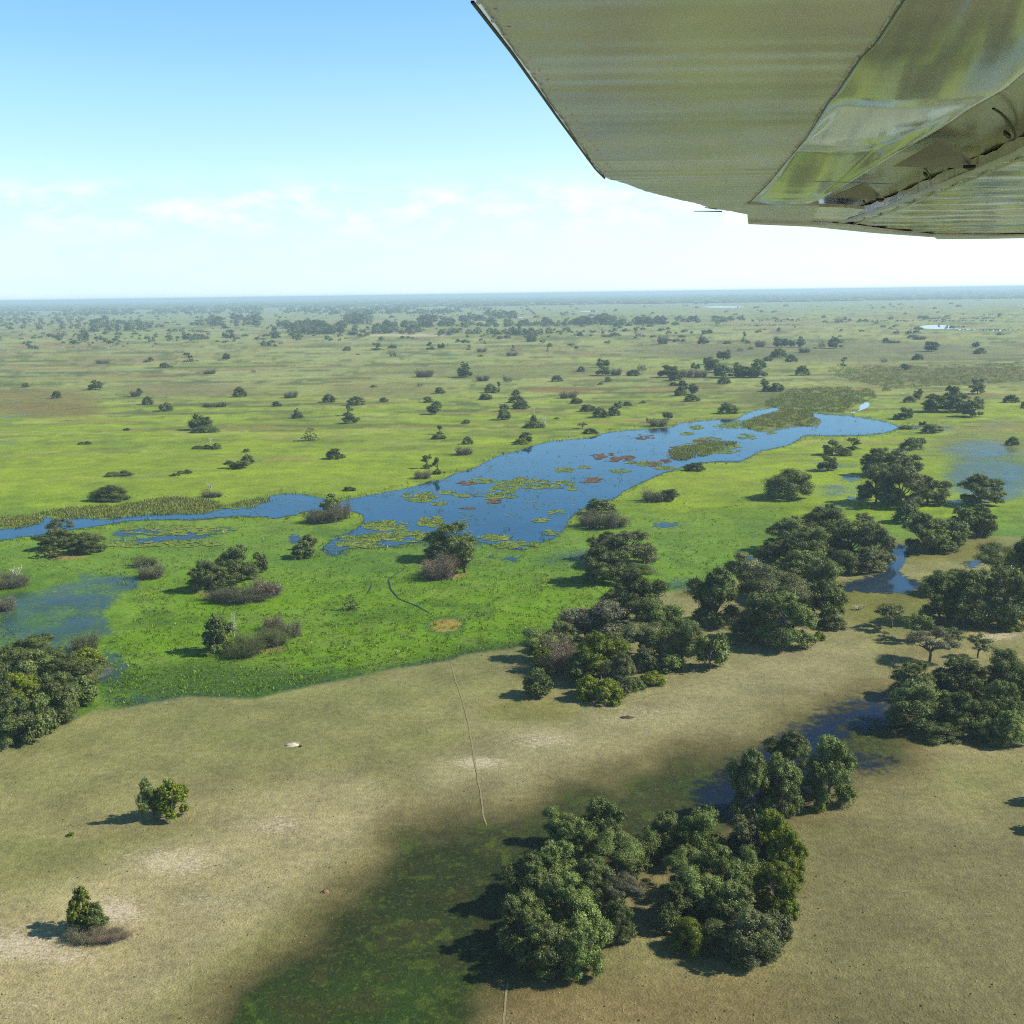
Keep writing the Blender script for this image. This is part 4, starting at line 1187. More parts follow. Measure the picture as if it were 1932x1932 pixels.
for ln in PATCH.strip().split('\n'):
    q = ln.split(' ', 7); cx, cy2, w_, d_, n, th = map(float, q[1:7]); s = TILES[q[0]][2]
    for i in range(int(n)):
        x = cx + rg.uniform(-.5, .5) * w_; y = cy2 - rg.uniform(0, 1) * d_ * .8
        hh = th * rg.uniform(.5, 1.12); ww = hh * rg.uniform(.8, 1.9)
        U, V = tl(q[0], x, y); cand.append((hh * s * ww * s, U, V, ww * s, hh * s, q[7]))
lab = sorted([c for c in cand if c[5] != '-'], key=lambda c: -c[0]); NI = 210
far_k = 'BUDUSB'
for i, c in enumerate(lab[:NI]):
    k = far_k[i % 6]
    o = plant(k, c[1], c[2], c[3], c[4], c[5], c[5])
    o.name = 'distant_tree'; o['category'] = 'tree'
rest = [c for c in cand if c[5] == '-'] + lab[NI:]
# ungrouped sprinkling of small bushes over the far plain
for i in range(1000):
    V = 575 + 75 * rg.uniform(0, 1) ** 1.3; U = rg.uniform(-20, 1952)
    if U > 1000 + (V - 575) * 6 and rg.uniform() < .82: continue
    if U > 500 and V > 640 and rg.uniform() < .7: continue
    s = (V + U * .0145 - 566) / 80; cand_h = (2 + 7 * s) * rg.uniform(.35, 1)
    rest.append((0, U, V, cand_h * rg.uniform(1.3, 3), cand_h, '-'))
def merged_plants(name, items, lodn=150, size=.2, mat='dark', seed=3):
    rg = np.random.default_rng(seed); VV = []; FF = []; TT = []; o = 0
    ps = []
    for v in range(6):
        kk = 'BUDBLU'[v]; P = puffs(np.random.default_rng(900 + v), kk)
        d = rg.normal(0, 1, (lodn, 3)); d /= np.linalg.norm(d, axis=1)[:, None]; j = rg.integers(0, len(P), lodn)
        pos = P[j, :3] + d * P[j, 3:4]; pos[:, 2] = np.maximum(pos[:, 2], .02)
        a, b, c = cards(rg, pos, d, size, np.clip(rg.normal(.5, .25, lodn), 0, 1), .5, .2); 
        pv = [(a, b, c)]
        for jj in range(3):
            q = blob(rg, (rg.uniform(-.2, .2), rg.uniform(-.2, .2), .45), .26, 6, 4); pv.append((q[0], q[1], np.full(len(q[0]), .25)))
        ps.append(merge(pv))
    for (_, U, V, wp, hp, _l) in items:
        p, W_, dep, h_ = fit(U, V, wp, hp)
        if p[1] < 0: continue
        a, b, c = ps[int(rg.integers(6))]
        VV.append(a * [W_, dep, h_] + [p[0], p[1], -.02]); FF.append(b + o); TT.append(np.clip(c + rg.uniform(-.25, .25), 0, 1)); o += len(a)
    return add(name, mesh_np(name, np.vstack(VV), np.vstack(FF), LM[mat], {'tint': ('FLOAT', np.concatenate(TT))}))
tag(merged_plants('distant_woodland', rest, 90, .24), kind='stuff')
# the forest belt that closes the horizon: rows of crowns between 6 and 30 km away
hz = []
for i in range(9000):
    a = rg.uniform(-.56, .56); d = 6500 * (30000 / 6500) ** rg.uniform(0, 1) * (1 if a > -.1 else 1.15)
    hgt = rg.uniform(8, 15) * (1 + d / 30000); hz.append((a * d, d, hgt * rg.uniform(3, 9), hgt))
VV = []; FF = []; TT = []; o = 0
bases = [blob(np.random.default_rng(40 + i), (0, 0, .45), .55, 7, 4) for i in range(5)]
for x, y, w_, h_ in hz:
    a, b = bases[int(rg.integers(5))]; VV.append(a * [w_, w_ * 1.6, h_] + [x, y, 0]); FF.append(b + o); TT.append(np.full(len(a), rg.uniform(.1, .5))); o += len(a)
tag(add('horizon_forest', mesh_np('horizon_forest', np.vstack(VV), np.vstack(FF), LM['dark'], {'tint': ('FLOAT', np.concatenate(TT))})), kind='stuff')

# burrow heap, rusty scrap and a dark mound for a hollow
SANDM = bark_mat('pale_dug_sand', tuple(alb((214, 196, 160))), tuple(alb((240, 228, 204)))); HOLE_TONE = bark_mat('dark_hole_tone', (.03, .022, .014), (.07, .05, .03)); RED = bark_mat('rusty_debris', (.12, .05, .03), (.28, .15, .10))  # the near-black tone stands in for the dark of hole and hollow
def mound(nm, U, V, w_, d_, h_, mt, seed, label, cat, hole=None):
    rg3 = np.random.default_rng(seed); P = []; F = []; n = 18; rr = np.linspace(0, 1, 7); p0 = unproj([U], [V])[0]
    for i, r in enumerate(rr):
        for j in range(n):
            a = j * 2 * math.pi / n; k = 1 + rg3.normal(0, .09); P.append((r * w_ / 2 * math.cos(a) * k, r * d_ / 2 * math.sin(a) * k, h_ * (1 - r ** 1.6) * (1 + rg3.normal(0, .14)) - .02))
    for i in range(6):
        for j in range(n): F.append((i * n + j, (i + 1) * n + j, (i + 1) * n + (j + 1) % n, i * n + (j + 1) % n))
    o = tag(add(nm, mesh_np(nm, np.array(P), np.array(F), mt, smooth=True), loc=p0), label, cat)
    if hole:
        V2, F2 = blob(rg3, hole, .32, 9, 5); V2[:, 2] = V2[:, 2] * .45; add('burrow_hole_shade', mesh_np('burrow_hole_shade', V2, F2, HOLE_TONE), o)  # dark blob painted in place of the shade inside the burrow hole
mound('burrow_heap', 551, 1406, 2.4, 1.3, .45, SANDM, 1, 'white heap of dug sand beside a dark burrow on the tan flat', 'burrow', (1.5, -.6, .25))
mound('dark_hollow', 1183, 1354, 2.6, 1.2, .35, HOLE_TONE, 2, 'dark hollow on the tan flat below the central thicket', 'hollow')  # dark mound standing in for a hollow
mound('rusty_debris', 613, 1683, 1.1, .8, .35, RED, 3, 'small rusty red scrap lying near the edge of the green hollow', 'debris')

# ------------------------------------------------------------------ reeds, tussocks, floating weed, litter
def tufts(name, U, V, mat, hgt, wid, blades, z=0.0, seed=1, spread=.5):
    rg = np.random.default_rng(seed); P = unproj(U, V, 0.0); n = len(P)
    P = np.repeat(P, blades, 0); m = len(P); off = rg.normal(0, spread, (m, 2)); P[:, :2] += off; P[:, 2] = z
    a = rg.uniform(0, 6.28, m); hh = np.repeat(rg.uniform(.6, 1.3, n), blades) * rg.uniform(.6, 1.1, m) * hgt; lean = rg.normal(0, .35, (m, 2)) * hh[:, None]
    D = np.stack([np.cos(a), np.sin(a)], -1) * wid / 2
    V0 = P.copy(); V0[:, :2] -= D; V1 = P.copy(); V1[:, :2] += D
    V2 = P.copy(); V2[:, 2] += hh; V2[:, :2] += lean + D * .35; V3 = P.copy(); V3[:, 2] += hh; V3[:, :2] += lean - D * .35
    VV = np.stack([V0, V1, V2, V3], 1).reshape(-1, 3); F = np.arange(m * 4).reshape(-1, 4)
    T = np.repeat(np.clip(np.repeat(rg.uniform(0, 1, n), blades) + rg.normal(0, .15, m), 0, 1), 4)
    return tag(add(name, mesh_np(name, VV, F, mat, {'tint': ('FLOAT', T)})), kind='stuff')
def scatter(n, box, cond, seed):
    rg = np.random.default_rng(seed); U = rg.uniform(box[0], box[2], n); V = rg.uniform(box[1], box[3], n); k = cond(U, V, rg); return U[k], V[k]
GRASS = leaf_mat('marsh_grass', alb((84, 122, 8)), alb((158, 184, 30)), .3, 0); REED = leaf_mat('reeds', alb((120, 134, 46)), alb((176, 172, 92)), .2, 0)
WEED = leaf_mat('water_weed', alb((92, 128, 48)), alb((168, 172, 84)), .1, 0); LILY = leaf_mat('brown_lily_pads', alb((96, 70, 56)), alb((150, 120, 84)), .1, 0)
U_, V_ = scatter(30000, (-20, 930, 1500, 1330), lambda U, V, g: (sdf(U, V, TAN) < -3) & (sdf(U, V, RIVER) < -2) & (vn(U / 9, V / 5, 5) > .45) & (esdf(U, V, 130, 1150, 130, 70) < 0) & (g.uniform(0, 1, len(U)) < sst(V, 920, 1150) + .15), 5)
tufts('marsh_grass', U_, V_, GRASS, .38, .22, 3, 0, 7, .35)
U_, V_ = scatter(40000, (-20, 760, 1932, 1300), lambda U, V, g: (np.abs(sdf(U, V, RIVER) + 2.0) < 6 * g.uniform(.1, 1, len(U)) ** 2), 6)
tufts('bank_grass', U_, V_, GRASS, .8, .3, 3, 0, 8, .5)
PEN = [tl('3', x, y) for x, y in ((330, 840), (400, 800), (560, 770), (560, 745), (420, 735), (620, 640), (900, 625), (1080, 640), (1090, 690), (960, 740), (900, 775), (720, 765), (740, 805), (770, 830), (740, 850), (640, 845), (430, 875), (340, 855))]
B1 = [(60, 972), (130, 958), (220, 955), (320, 938), (400, 944), (425, 956), (380, 968), (300, 970), (220, 978), (150, 978)]
B2 = [(-20, 978), (72, 975), (72, 986), (30, 995), (-20, 1000)]
RI = [(1262, 852), (1300, 841), (1340, 835), (1388, 834), (1380, 842), (1335, 857), (1290, 868), (1268, 866)]
rp = []
for poly, n, sd_ in ((PEN, 6000, 1), (B1, 2300, 2), (B2, 900, 3), (RI, 1600, 4), ([(420, 955), (470, 944), (512, 938), (508, 946), (460, 957)], 300, 6), ([tl('3', x, y) for x, y in ((800, 520), (1932, 490), (1932, 600), (1500, 620), (1200, 640), (1000, 600), (850, 560))], 3600, 7)):
    A = np.array(poly); rp.append(scatter(n * 2, (A[:, 0].min(), A[:, 1].min(), A[:, 0].max(), A[:, 1].max()), lambda U, V, g: (sdf(U, V, poly) > 0) & (vn(U / 7, V / 3, 3) > .36), sd_))
tufts('reed_bed', np.concatenate([a for a, _ in rp]), np.concatenate([b for _, b in rp]), REED, .85, .24, 6, 0, 9, .9)
def pads(name, U, V, mat, rad, z, seed, fl=1.0):
    rg = np.random.default_rng(seed); P = unproj(U, V, z); n = len(P); k = 6
    an = np.linspace(0, 2 * np.pi, k, endpoint=False)[None] + rg.uniform(0, 6, (n, 1)); r = rg.uniform(.5, 1.1, (n, k)) * rad * rg.uniform(.4, 1.5, (n, 1))
    V_ = np.stack([P[:, :1] + r * np.cos(an) * 1.3, P[:, 1:2] + r * np.sin(an) * fl, np.broadcast_to(z + rg.uniform(0, .05, (n, 1)), (n, k))], -1)
    T = np.repeat(rg.uniform(0, 1, n), k)
    return tag(add(name, mesh_np(name, V_.reshape(-1, 3), np.arange(n * k).reshape(n, k), mat, {'tint': ('FLOAT', T)})), kind='stuff')
MATS = [('5', 445, 205, 78, 28, 1), ('5', 1010, 130, 120, 26, 1), ('5', 1150, 140, 140, 20, 1), ('5', 1240, 127, 70, 9, .8), ('5', 930, 165, 70, 20, .9), ('5', 800, 118, 70, 12, .7), ('5', 870, 200, 50, 26, .8), ('5', 940, 205, 44, 10, .9), ('5', 570, 247, 50, 8, .8),
        ('5', 590, 182, 46, 9, .7), ('5', 1265, 56, 40, 15, .9), ('5', 1300, 160, 30, 12, .7), ('5', 1220, 298, 34, 12, .8), ('5', 1130, 340, 34, 10, .6), ('5', 1570, 60, 60, 10, .6), ('5', 1840, 45, 55, 8, .9), ('5', 250, 370, 110, 25, .8), ('5', 190, 440, 170, 22, .9), ('5', 500, 345, 60, 30, .7),
        ('5', 1380, 42, 30, 6, .7), ('5', 90, 480, 120, 18, .35), ('5', 380, 430, 90, 30, .35), ('5', 870, 440, 80, 14, .4), ('5', 1180, 410, 40, 14, .5), ('5', 1000, 480, 120, 18, .35), ('3', 340, 840, 90, 20, 1), ('3', 80, 855, 34, 12, 1), ('3', 500, 885, 24, 10, .9), ('3', 365, 908, 44, 16, .8), ('3', 150, 925, 60, 12, .8),
        ('3', 140, 975, 170, 32, 1), ('3', 20, 892, 34, 8, .8), ('3', 240, 850, 60, 10, .8), ('5', 1710, 20, 90, 12, .7), ('4', 1000, 395, 300, 26, .2), ('4', 760, 475, 160, 14, .3), ('4', 1080, 470, 160, 18, .4), ('4', 1290, 270, 50, 8, .8), ('5', 720, 200, 100, 8, .3)]
BR = [('5', 710, 130, 48, 10, .9), ('5', 1415, 115, 62, 16, .9), ('2', 1545, 1025, 100, 22, .9), ('2', 1480, 1015, 60, 8, .6), ('5', 1760, 22, 40, 14, .7), ('2', 1830, 1048, 30, 10, .9), ('2', 1700, 910, 70, 14, .4), ('5', 860, 232, 40, 12, .7), ('3', 120, 930, 60, 8, .6), ('5', 720, 272, 30, 4, .9), ('2', 1900, 985, 60, 20, .7)]
def matpts(lst, per, seed, amp=1.0):
    g = np.random.default_rng(seed); UU = []; VV = []
    for k, x, y, rx, ry, dn in lst:
        cx, cy2 = tl(k, x, y); s = TILES[k][2]; n = int(per * rx * ry * s * s * dn) + 10
        a = g.uniform(0, 6.28, n * 3); q = np.sqrt(g.uniform(0, 1, n * 3)) * 1.15; U = cx + np.cos(a) * q * rx * s; V = cy2 + np.sin(a) * q * ry * s
        keep = fbm(U / 9, V / 3.0, seed, 3) * amp * 3.8 + (1 - q) * .42 > .18 * (1.5 - dn); UU.append(U[keep][:n * 2]); VV.append(V[keep][:n * 2])
    return np.concatenate(UU), np.concatenate(VV)
U_, V_ = matpts(MATS, 2.2, 21); pads('floating_weed', U_, V_, WEED, .75, .13, 3); tufts('floating_weed_stalks', U_[::5], V_[::5], WEED, .45, .25, 3, .1, 4, .4)
U_, V_ = matpts(BR, 2.0, 22); pads('brown_lily_pads', U_, V_, LILY, .6, .14, 5)
U_, V_ = scatter(60000, (200, 770, 1720, 1040), lambda U, V, g: (sdf(U, V, RIVER) > 1) & (fbm(U / 22, V / 8, 71, 4) + g.uniform(-.12, .1, len(U)) + .13 * np.exp(-sdf(U, V, RIVER) / 6) > .175), 31)
pads('lily_pads', U_, V_, WEED, .28, .15, 7)
U_, V_ = scatter(12000, (560, 770, 1720, 1040), lambda U, V, g: (sdf(U, V, RIVER) > 1) & (fbm(U / 16, V / 7, 81, 4) > .17), 33)
tufts('emergent_reeds', U_, V_, leaf_mat('dark_reeds', (.03, .06, .02), (.10, .15, .06), .2, 0), .6, .12, 3, .05, 10, .5)
# clods, dung and straw lying on the dry flats
CL = leaf_mat('straw_litter', alb((170, 150, 110)), alb((200, 182, 150)), 0, 0); CD = leaf_mat('dark_clods', (.05, .038, .022), (.11, .09, .04), 0, 0)
for nm, n, mt, hh, sdv in (('straw_litter', 2600, CL, .10, 3), ('dark_clods', 600, CD, .16, 4)):
    U_, V_ = scatter(n, (-20, 1230, 1950, 1950), lambda U, V, g: (sdf(U, V, TAN) > 4) & (sdf(U, V, ALG) < 10), sdv)
    rg2 = np.random.default_rng(sdv); P = unproj(U_, V_); Vv = []; Ff = []
    n_ = len(P); a = rg2.uniform(0, 6.28, n_); s = rg2.uniform(.02, .08, n_) * (1.5 if nm == 'dark_clods' else 1)
    base = np.array([(-1, -.5, 0), (1, -.6, 0), (.9, .6, 0), (-1, .5, 0), (-.5, -.2, 1), (.5, -.2, 1), (.5, .3, 1), (-.5, .3, 1)], float)
    ca, sa = np.cos(a)[:, None], np.sin(a)[:, None]; bx, by, bz = base[:, 0][None], base[:, 1][None], base[:, 2][None]
    X = (bx * ca - by * sa) * s[:, None] + P[:, :1]; Y = (bx * sa + by * ca) * s[:, None] + P[:, 1:2]; Z = bz * s[:, None] * .8 + .05
    Vv = np.stack([X, Y, Z], -1).reshape(-1, 3); fb = np.array([(4, 5, 6, 7), (0, 1, 5, 4), (1, 2, 6, 5), (2, 3, 7, 6), (3, 0, 4, 7)])
    Ff = (fb[None] + np.arange(n_)[:, None, None] * 8).reshape(-1, 4)
    tag(add(nm, mesh_np(nm, Vv, Ff, mt, {'tint': ('FLOAT', np.repeat(rg2.uniform(0, 1, n_), 8))})), kind='stuff')

# ------------------------------------------------------------------ the aircraft's wing seen from the cabin
ZW = .52
def wpt(U, V, dz=0.0):
    d = ray(U, V); k = (ZW + dz) / d[2]; p = d * k; p[2] += H; return p
def curve(pts, t):
    pts = np.array(pts, float); return np.interp(t, pts[:, 1], pts[:, 0])
def paint(name, base, rough, wav=.5, refl_streak=0.0, metal=0.0, coat=.3):
    m, t, out = newmat(name); b = N(t, 'ShaderNodeBsdfPrincipled')
    tcn = N(t, 'ShaderNodeTexCoord').outputs['Object']
    mp1 = N(t, 'ShaderNodeMapping'); mp1.inputs['Scale'].default_value = (.7, 2.2, 1); L(t, tcn, mp1.inputs[0])
    n_ = noise(t, 1.0, 3, .5, mp1.outputs[0], .3); n2_ = noise(t, 1.1, 3, .6, tcn); sp = noise(t, 60, 3, .7, tcn)
    mp2 = N(t, 'ShaderNodeMapping'); mp2.inputs['Scale'].default_value = (.5, 9, 1); L(t, tcn, mp2.inputs[0])
    gr_ = noise(t, 1.0, 4, .7, mp2.outputs[0])
    c = mixrgb(t, mrange(t, n2_, .38, .62, 0, 1), tuple(np.array(base) * .80), tuple(np.array(base) * 1.1))
    c = mixrgb(t, mrange(t, sp, .68, .74, 0, .5), c, (.05, .045, .03))
    if refl_streak: c = mixrgb(t, mrange(t, gr_, .54, .60, 0, refl_streak), c, (.02, .022, .02))  # dark streaks painted into the colour in place of reflections
    L(t, c, b.inputs['Base Color']); b.inputs['Roughness'].default_value = rough; b.inputs['Coat Weight'].default_value = coat; b.inputs['Coat Roughness'].default_value = rough * .6; b.inputs['Metallic'].default_value = metal
    bp = N(t, 'ShaderNodeBump'); bp.inputs['Strength'].default_value = wav; bp.inputs['Distance'].default_value = .02
    L(t, n_, bp.inputs['Height']); L(t, bp.outputs[0], b.inputs['Normal']); L(t, bp.outputs[0], b.inputs['Coat Normal']); L(t, b.outputs[0], out.inputs[0]); return m
P_SKIN = paint('weathered_white_paint', (.82, .85, .93), .25, .10, coat=.4); P_GLOSS = paint('glossy_white_paint', (.72, .74, .76), .12, .06, coat=.9)
P_FLAP = paint('reflection_streak_paint', (.74, .74, .73), .12, .2, .8, coat=.6); P_DARK = paint('dark_grey_metal', (.26, .27, .29), .5, .2); P_BLACK = paint('black_rubber', (.01, .01, .01), .6, .1); P_SEAM = paint('seam_shadow_paint', (.10, .10, .09), .5, .1)  # the flap's streaks are reflections put into its colour
P_COVE = paint('olive_cove_paint', (.50, .50, .40), .22, .2)
wing = bpy.data.objects.new('aircraft_wing', None); COL.objects.link(wing); wing.location = (0, 0, 0); wing.empty_display_size = .2
tag(wing, 'olive grey underside of an aircraft wing with riveted edge, reaching in at the top right', 'aircraft wing')
def loft(name, left, right, Vr, nu, mat, zf=None, thick=.09, parent=wing, smooth=True, base=0.0):
    P = []; nv = len(Vr)
    for V in Vr:
        a, b = curve(left, V), curve(right, V)
        for j in range(nu):
            U = a + (b - a) * j / (nu - 1); p = wpt(U, V)
            if base: p = wpt(U, V, base)
            if zf: p = p + np.array([0, 0, zf(p, j / (nu - 1), V, U)])
            P.append(p)
    i = np.arange(nv * nu).reshape(nv, nu); F = np.stack([i[:-1, :-1], i[:-1, 1:], i[1:, 1:], i[1:, :-1]], -1).reshape(-1, 4)
    P = np.array(P)
    # upper skin and rim close the panel to a solid
    T = P.copy(); T[:, 2] += thick; n = len(P); F2 = F[:, ::-1] + n
    rim = np.r_[i[0, :], i[1:, -1], i[-1, -2::-1], i[-2:0:-1, 0]]; r2 = np.roll(rim, -1); F3 = np.stack([rim, rim + n, r2 + n, r2], -1)
    o = add(name, mesh_np(name, np.vstack([P, T]), np.vstack([F, F2, F3]), mat, smooth=False), parent)
    if smooth: o.data.polygons.foreach_set('use_smooth', np.r_[np.ones(len(F), bool), np.zeros(len(F2) + len(F3), bool)])
    return o
EDGE = [(822, -90), (885, 0), (960, 97), (1050, 225), (1118, 318), (1135, 335), (1190, 353), (1240, 369), (1290, 379), (1345, 394), (1410, 404)]
EDGE = [(u, v + i * .001) for i, (u, v) in enumerate(EDGE)]
SEAM = [(1765, -90), (1705, 0), (1683, 33), (1650, 83), (1622, 110), (1600, 143), (1578, 176), (1562, 193), (1540, 231), (1518, 264), (1485, 303), (1452, 344), (1412, 384), (1412.5, 404)]
Vr = np.r_[np.arange(-90, 300, 5.0), np.arange(300, 404.1, 1.0)]
def corr(p, s, V, U):
    y = p[1]; return .0014 * math.sin(2 * math.pi * y / .155) * min(1, max(0, (y - 1.5))) * (.55 + .45 * math.sin(p[0] * 2.1 + int(y / .31) * 2.3)) + .002 * math.sin(y * 9.1 + p[0]) + .008 * (1 - min(1, s * 30)) ** 2
loft('wing_skin', EDGE, SEAM, Vr, 60, P_SKIN, corr)
LIP = [(2120, -90), (2060, 60), (2000, 112), (1932, 168), (1871, 202), (1821, 236), (1771, 266), (1721, 293), (1681, 315), (1615, 352), (1572, 372), (1536, 388)]
SEAM2 = [(u + .6, v) for u, v in SEAM[:-1]] + [(1411, 388)]
def bulge(p, s, V, U):
    y = p[1]; w_ = sst(s, 0.0, .12) * (1 - sst(s, .78, 1.0))
    z = float(np.interp(y, [0, 3.2, 3.35, 4.7, 4.95, 6.7, 7.0, 20], [0, 0, .006, .112, .118, .006, 0, 0])) * w_ * .62
    if y > 6.0: z += .0010 * math.sin(2 * math.pi * y / .34) * min(1, y - 6.0)
    return z -.012 * math.sin(math.pi * min(1, s)) + .05 * max(0, (s - .86) / .14) ** 2
loft('aileron_panel', SEAM2, LIP, np.r_[np.arange(-90, 300, 5.0), np.arange(300, 388.1, 2.0)], 40, P_GLOSS, bulge, .06)
# recess between the panel and the flap
JOINT = [(2120, 165), (1932, 283), (1841, 322), (1770, 350), (1690, 384), (1600, 415), (1575, 424)]
def quadgrid(name, Pts, mat, dz, thick=.02, n=12, parent=wing, zf=None):
    """flat panel through photo points, lying dz above the wing plane"""
    P = np.array([wpt(u, v, dz(u, v) if callable(dz) else dz) for u, v in Pts]); m = len(P); T = P.copy(); T[:, 2] += thick
    me = bpy.data.meshes.new(name); f = [tuple(range(m)), tuple(range(2 * m - 1, m - 1, -1))] + [(i, i + m, (i + 1) % m + m, (i + 1) % m) for i in range(m)]
    me.from_pydata([tuple(p) for p in np.vstack([P, T])], [], f); me.materials.append(mat); me.update(); return add(name, me, parent)
CL_ = [(2070, 60), (1950, 112), (1880, 168), (1826, 202), (1776, 236), (1726, 266), (1676, 293), (1636, 315), (1575, 352), (1540, 372), (1545, 388), (1556, 400), (1556, 430)]
CR_ = [(2180, 60), (2175, 165), (1990, 250), (1936, 284), (1845, 325), (1774, 353), (1694, 387), (1604, 418), (1579, 430)]
loft('flap_cove', CL_, CR_, np.arange(60, 424, 4.0), 14, P_COVE, lambda p, s, V, U: .01 * math.sin(math.pi * s), .01, base=.05)
FL = [(2100, 175), (1932, 281), (1841, 320), (1770, 348), (1690, 382), (1600, 413), (1573, 424)]
FB = [(2240, 175), (2230, 400), (2100, 446), (2050, 447), (1765, 447.5), (1740, 448)]
Vf = np.r_[np.arange(175, 420, 3.0), np.arange(420, 447, 1.0)]
FR = [(2240, 175), (2240, 436), (1935, 446), (1932, 447)]
LOWL = [(2100, 175), (1932, 281), (1841, 320), (1770, 348), (1690, 382), (1600, 413), (1578, 423), (1590, 426), (1640, 433), (1690, 439), (1765, 447)]
loft('flap', LOWL, FR, Vf, 40, P_FLAP, lambda p, s, V, U: .006 * math.sin(p[1] * 11 + p[0] * .5) + .0028 * math.sin(p[1] * 31), .05)
# raised edge strip with rivets along the joint
def strip(name, pts, wm, mat, dz, parent=wing, th=.006):
    P = np.array([wpt(u, v, dz) for u, v in pts]); T = np.gradient(P, axis=0); T /= np.linalg.norm(T, axis=1)[:, None]; S = np.stack([-T[:, 1], T[:, 0], 0 * T[:, 0]], -1)
    A = P + S * wm / 2; B = P - S * wm / 2; n = len(P); V = np.vstack([A, B, A - [0, 0, th], B - [0, 0, th]]); i = np.arange(n - 1)
    F = np.vstack([np.stack([i, i + 1, i + 1 + n, i + n], -1), np.stack([i + 2 * n, i + 1 + 2 * n, i + 1 + 3 * n, i + 3 * n], -1), np.stack([i, i + 1, i + 1 + 2 * n, i + 2 * n], -1), np.stack([i + n, i + 1 + n, i + 1 + 3 * n, i + 3 * n], -1)])
    return add(name, mesh_np(name, V, F, mat), parent)
dens = lambda pts, n=40: [(float(np.interp(t_, np.linspace(0, 1, len(pts)), [p[0] for p in pts])), float(np.interp(t_, np.linspace(0, 1, len(pts)), [p[1] for p in pts]))) for t_ in np.linspace(0, 1, n)]
strip('edge_strip', dens(JOINT), .05, P_SKIN, -.002); strip('edge_strip', dens([(u + 12, v + 8) for u, v in JOINT]), .012, P_SKIN, -.004)
strip('seam_line', dens([(u, v) for u, v in SEAM[:-1]], 80), .003, P_SEAM, -.003, th=.002)
strip('seam_line', dens([(1520, 353), (1560, 355), (1620, 353), (1680, 351), (1690, 350)][:3] + [(1690, 314)], 10)[:0] or dens([(1537, 342), (1600, 343.5), (1660, 346), (1683, 345)], 12), .004, P_DARK, -.02, th=.002)
# hinge brackets
def bracket(name, tri, dz0, dz1):
    a = [wpt(u, v, z) for (u, v), z in zip(tri, (dz1, dz0, dz0, dz0))]; b = [p + np.array([.02, .012, .01]) for p in a]; m = len(a)
    me = bpy.data.meshes.new(name); me.from_pydata([tuple(p) for p in a + b], [], [tuple(range(m)), tuple(range(2 * m - 1, m - 1, -1))] + [(i, i + m, (i + 1) % m + m, (i + 1) % m) for i in range(m)])
    me.materials.append(P_DARK); me.update(); return add(name, me, wing)  # plain dark grey metal
br = bracket('hinge_bracket', [(1771, 264), (1841, 318), (1760, 316), (1684, 314)], -.012, .02)
br2 = bracket('hinge_bracket', [(1627, 347), (1666, 379), (1625, 375), (1566, 372)], -.012, .02)
def lens(name, pts, mat, dz, parent):
    P = [wpt(u, v, dz) for u, v in pts]; T = [p + np.array([0, 0, .012]) for p in P]; m = len(P)
    me = bpy.data.meshes.new(name); me.from_pydata([tuple(p) for p in P + T], [], [tuple(range(m)), tuple(range(2 * m - 1, m - 1, -1))] + [(i, i + m, (i + 1) % m + m, (i + 1) % m) for i in range(m)]); me.materials.append(mat); me.update()
    o = add(name, me, wing); return o
lens('bracket_tip', [(1817, 317), (1841, 316), (1837, 321), (1828, 322)], P_BLACK, -.03, br)
lens('bracket_tip', [(1652, 378), (1668, 378), (1664, 381), (1658, 381)], P_BLACK, -.03, br2)
quadgrid('end_plate', [(1409, 386), (1480, 388), (1545, 388), (1529, 424), (1470, 424.5), (1411, 421.5)], P_SKIN, -.012, .03)
quadgrid('striped_panel', [(1544.5, 390), (1590, 391.5), (1632, 395), (1600, 412), (1576, 425), (1528.5, 422.5)], P_FLAP, -.004, .02)
quadgrid('bottom_edge', [(1412, 420), (1500, 423), (1600, 427), (1690, 438), (1765, 446), (1900, 446), (1960, 445), (1960, 449), (1850, 451), (1768, 451.5), (1764, 448), (1650, 440), (1530, 428), (1412, 423)], P_SKIN, -.03, .02)
# pull marks: bolt with curved line of sealant
for pts, bo, sc_ in (([(1874, 203), (1888, 212), (1901, 226), (1911, 241), (1916, 254), (1914, 262), (1909, 264)], (1900, 257), 1.0), ([(1744, 316), (1750, 323), (1755, 330), (1756, 335), (1752, 337)], (1746, 331), .6), ([(1628, 378), (1632, 381), (1634, 384)], (1630, 382), .35)):
    strip('sealant_line', dens(pts, 20), .008 * sc_, P_BLACK, .03, th=.004)
    an = np.linspace(0, 6.28, 12, endpoint=False)
    lens('bolt', [(bo[0] + (7 * math.cos(a) + 2 * math.sin(a)) * sc_, bo[1] + (4.5 * math.sin(a) + 3 * math.cos(a)) * sc_) for a in an], P_BLACK, .03, None)
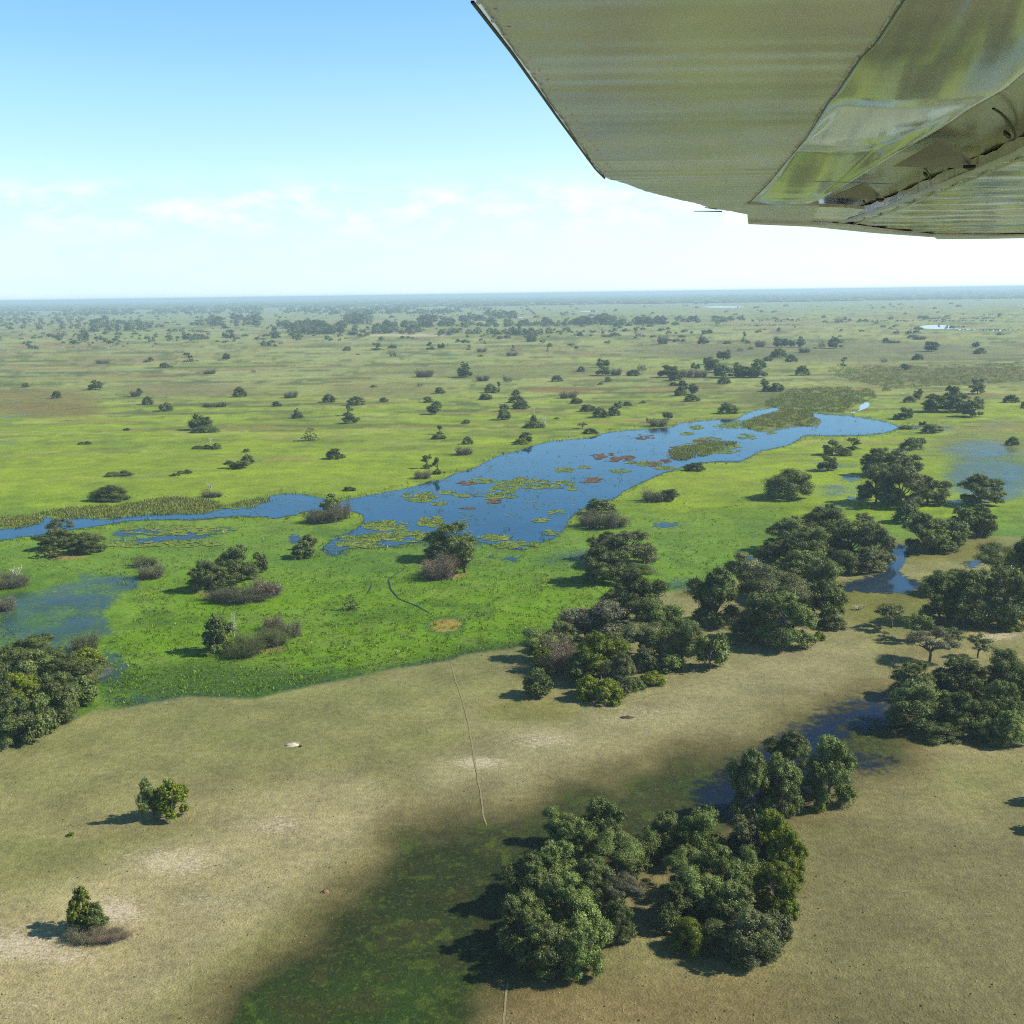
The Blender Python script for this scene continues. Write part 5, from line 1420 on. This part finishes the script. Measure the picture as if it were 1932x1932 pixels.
# rivets along the edge and the seam
def rivet_mesh():
    V = []; F = []
    for rr, zz in ((1, .002), (.8, -.0035), (.35, -.006)):
        for j in range(6): V.append((.006 * rr * math.cos(j * math.pi / 3), .006 * rr * math.sin(j * math.pi / 3), zz))
    for q in range(2):
        for j in range(6): F.append((q * 6 + j, q * 6 + (j + 1) % 6, (q + 1) * 6 + (j + 1) % 6, (q + 1) * 6 + j))
    F += [(12, 13, 14, 15), (12, 15, 16, 17)]
    return np.array(V), np.array(F)
RV, RF = rivet_mesh(); RME = mesh_np('rivet', RV, RF, P_SKIN)
def rivets(pts, off, sc=1.0, one=True):
    if one:
        for u, v in pts: o = add('rivet', RME, wing, wpt(u + off, v + 3, -.001)); o.scale = (sc, sc, sc)
    else:
        V = np.vstack([RV * sc + wpt(u + off, v + 3, -.001) for u, v in pts]); F = np.vstack([RF + 18 * i for i in range(len(pts))])
        tag(add('rivet_rows', mesh_np('rivet_rows', V, F, P_SKIN), wing), kind='stuff')
E2 = EDGE[1:6]
def bydepth(pts, n):      # evenly spaced in metres along the edge
    P = np.array([wpt(u, v) for u, v in dens(pts, 400)]); s = np.r_[0, np.cumsum(np.linalg.norm(np.diff(P, axis=0), axis=1))]; q = dens(pts, 400)
    t_ = np.linspace(0, s[-1], n); return [(float(np.interp(x, s, [a[0] for a in q])), float(np.interp(x, s, [a[1] for a in q]))) for x in t_]
e3 = bydepth(E2, 24)
rivets(e3, 18, .8); rivets([(a[0] * .5 + b[0] * .5, a[1] * .5 + b[1] * .5) for a, b in zip(e3[:-1], e3[1:])], 36, .8); rivets(bydepth(SEAM[1:-1], 40), -8, .7, False); rivets(bydepth(JOINT[1:], 60), 20, .8, False)
strip('edge_seal', dens([(u + 6, v + 1) for u, v in e3], 120), .006, P_BLACK, -.001, th=.004)
# trailing wicks
for pts in (((1310, 398.4), (1362, 398.8)), ((1330, 391.6), (1352, 394.5))):
    a, b = wpt(*pts[0], -.002), wpt(*pts[1], -.002); v_, f_ = tube([a, (a + b) / 2, b], [.0025, .003, .004], 6); add('static_wick', mesh_np('static_wick', v_, f_, P_BLACK), wing)

# ------------------------------------------------------------------ the hazy air over the plain
m, t, out = newmat('haze_air'); pv = N(t, 'ShaderNodeVolumePrincipled')
pv.inputs['Color'].default_value = (.54, .73, .92, 1); pv.inputs['Density'].default_value = HAZE if 'HAZE' in globals() else .00014; pv.inputs['Anisotropy'].default_value = .1
L(t, pv.outputs[0], out.inputs['Volume'])
b0, b1 = (-61000, -61000, -2.5), (61000, 61000, H + 6)
vs = [(x, y, z) for x in (b0[0], b1[0]) for y in (b0[1], b1[1]) for z in (b0[2], b1[2])]
me = bpy.data.meshes.new('haze'); me.from_pydata(vs, [], [(0, 1, 3, 2), (4, 6, 7, 5), (0, 4, 5, 1), (2, 3, 7, 6), (0, 2, 6, 4), (1, 5, 7, 3)]); me.materials.append(m); me.update()
tag(add('haze', me), kind='stuff')
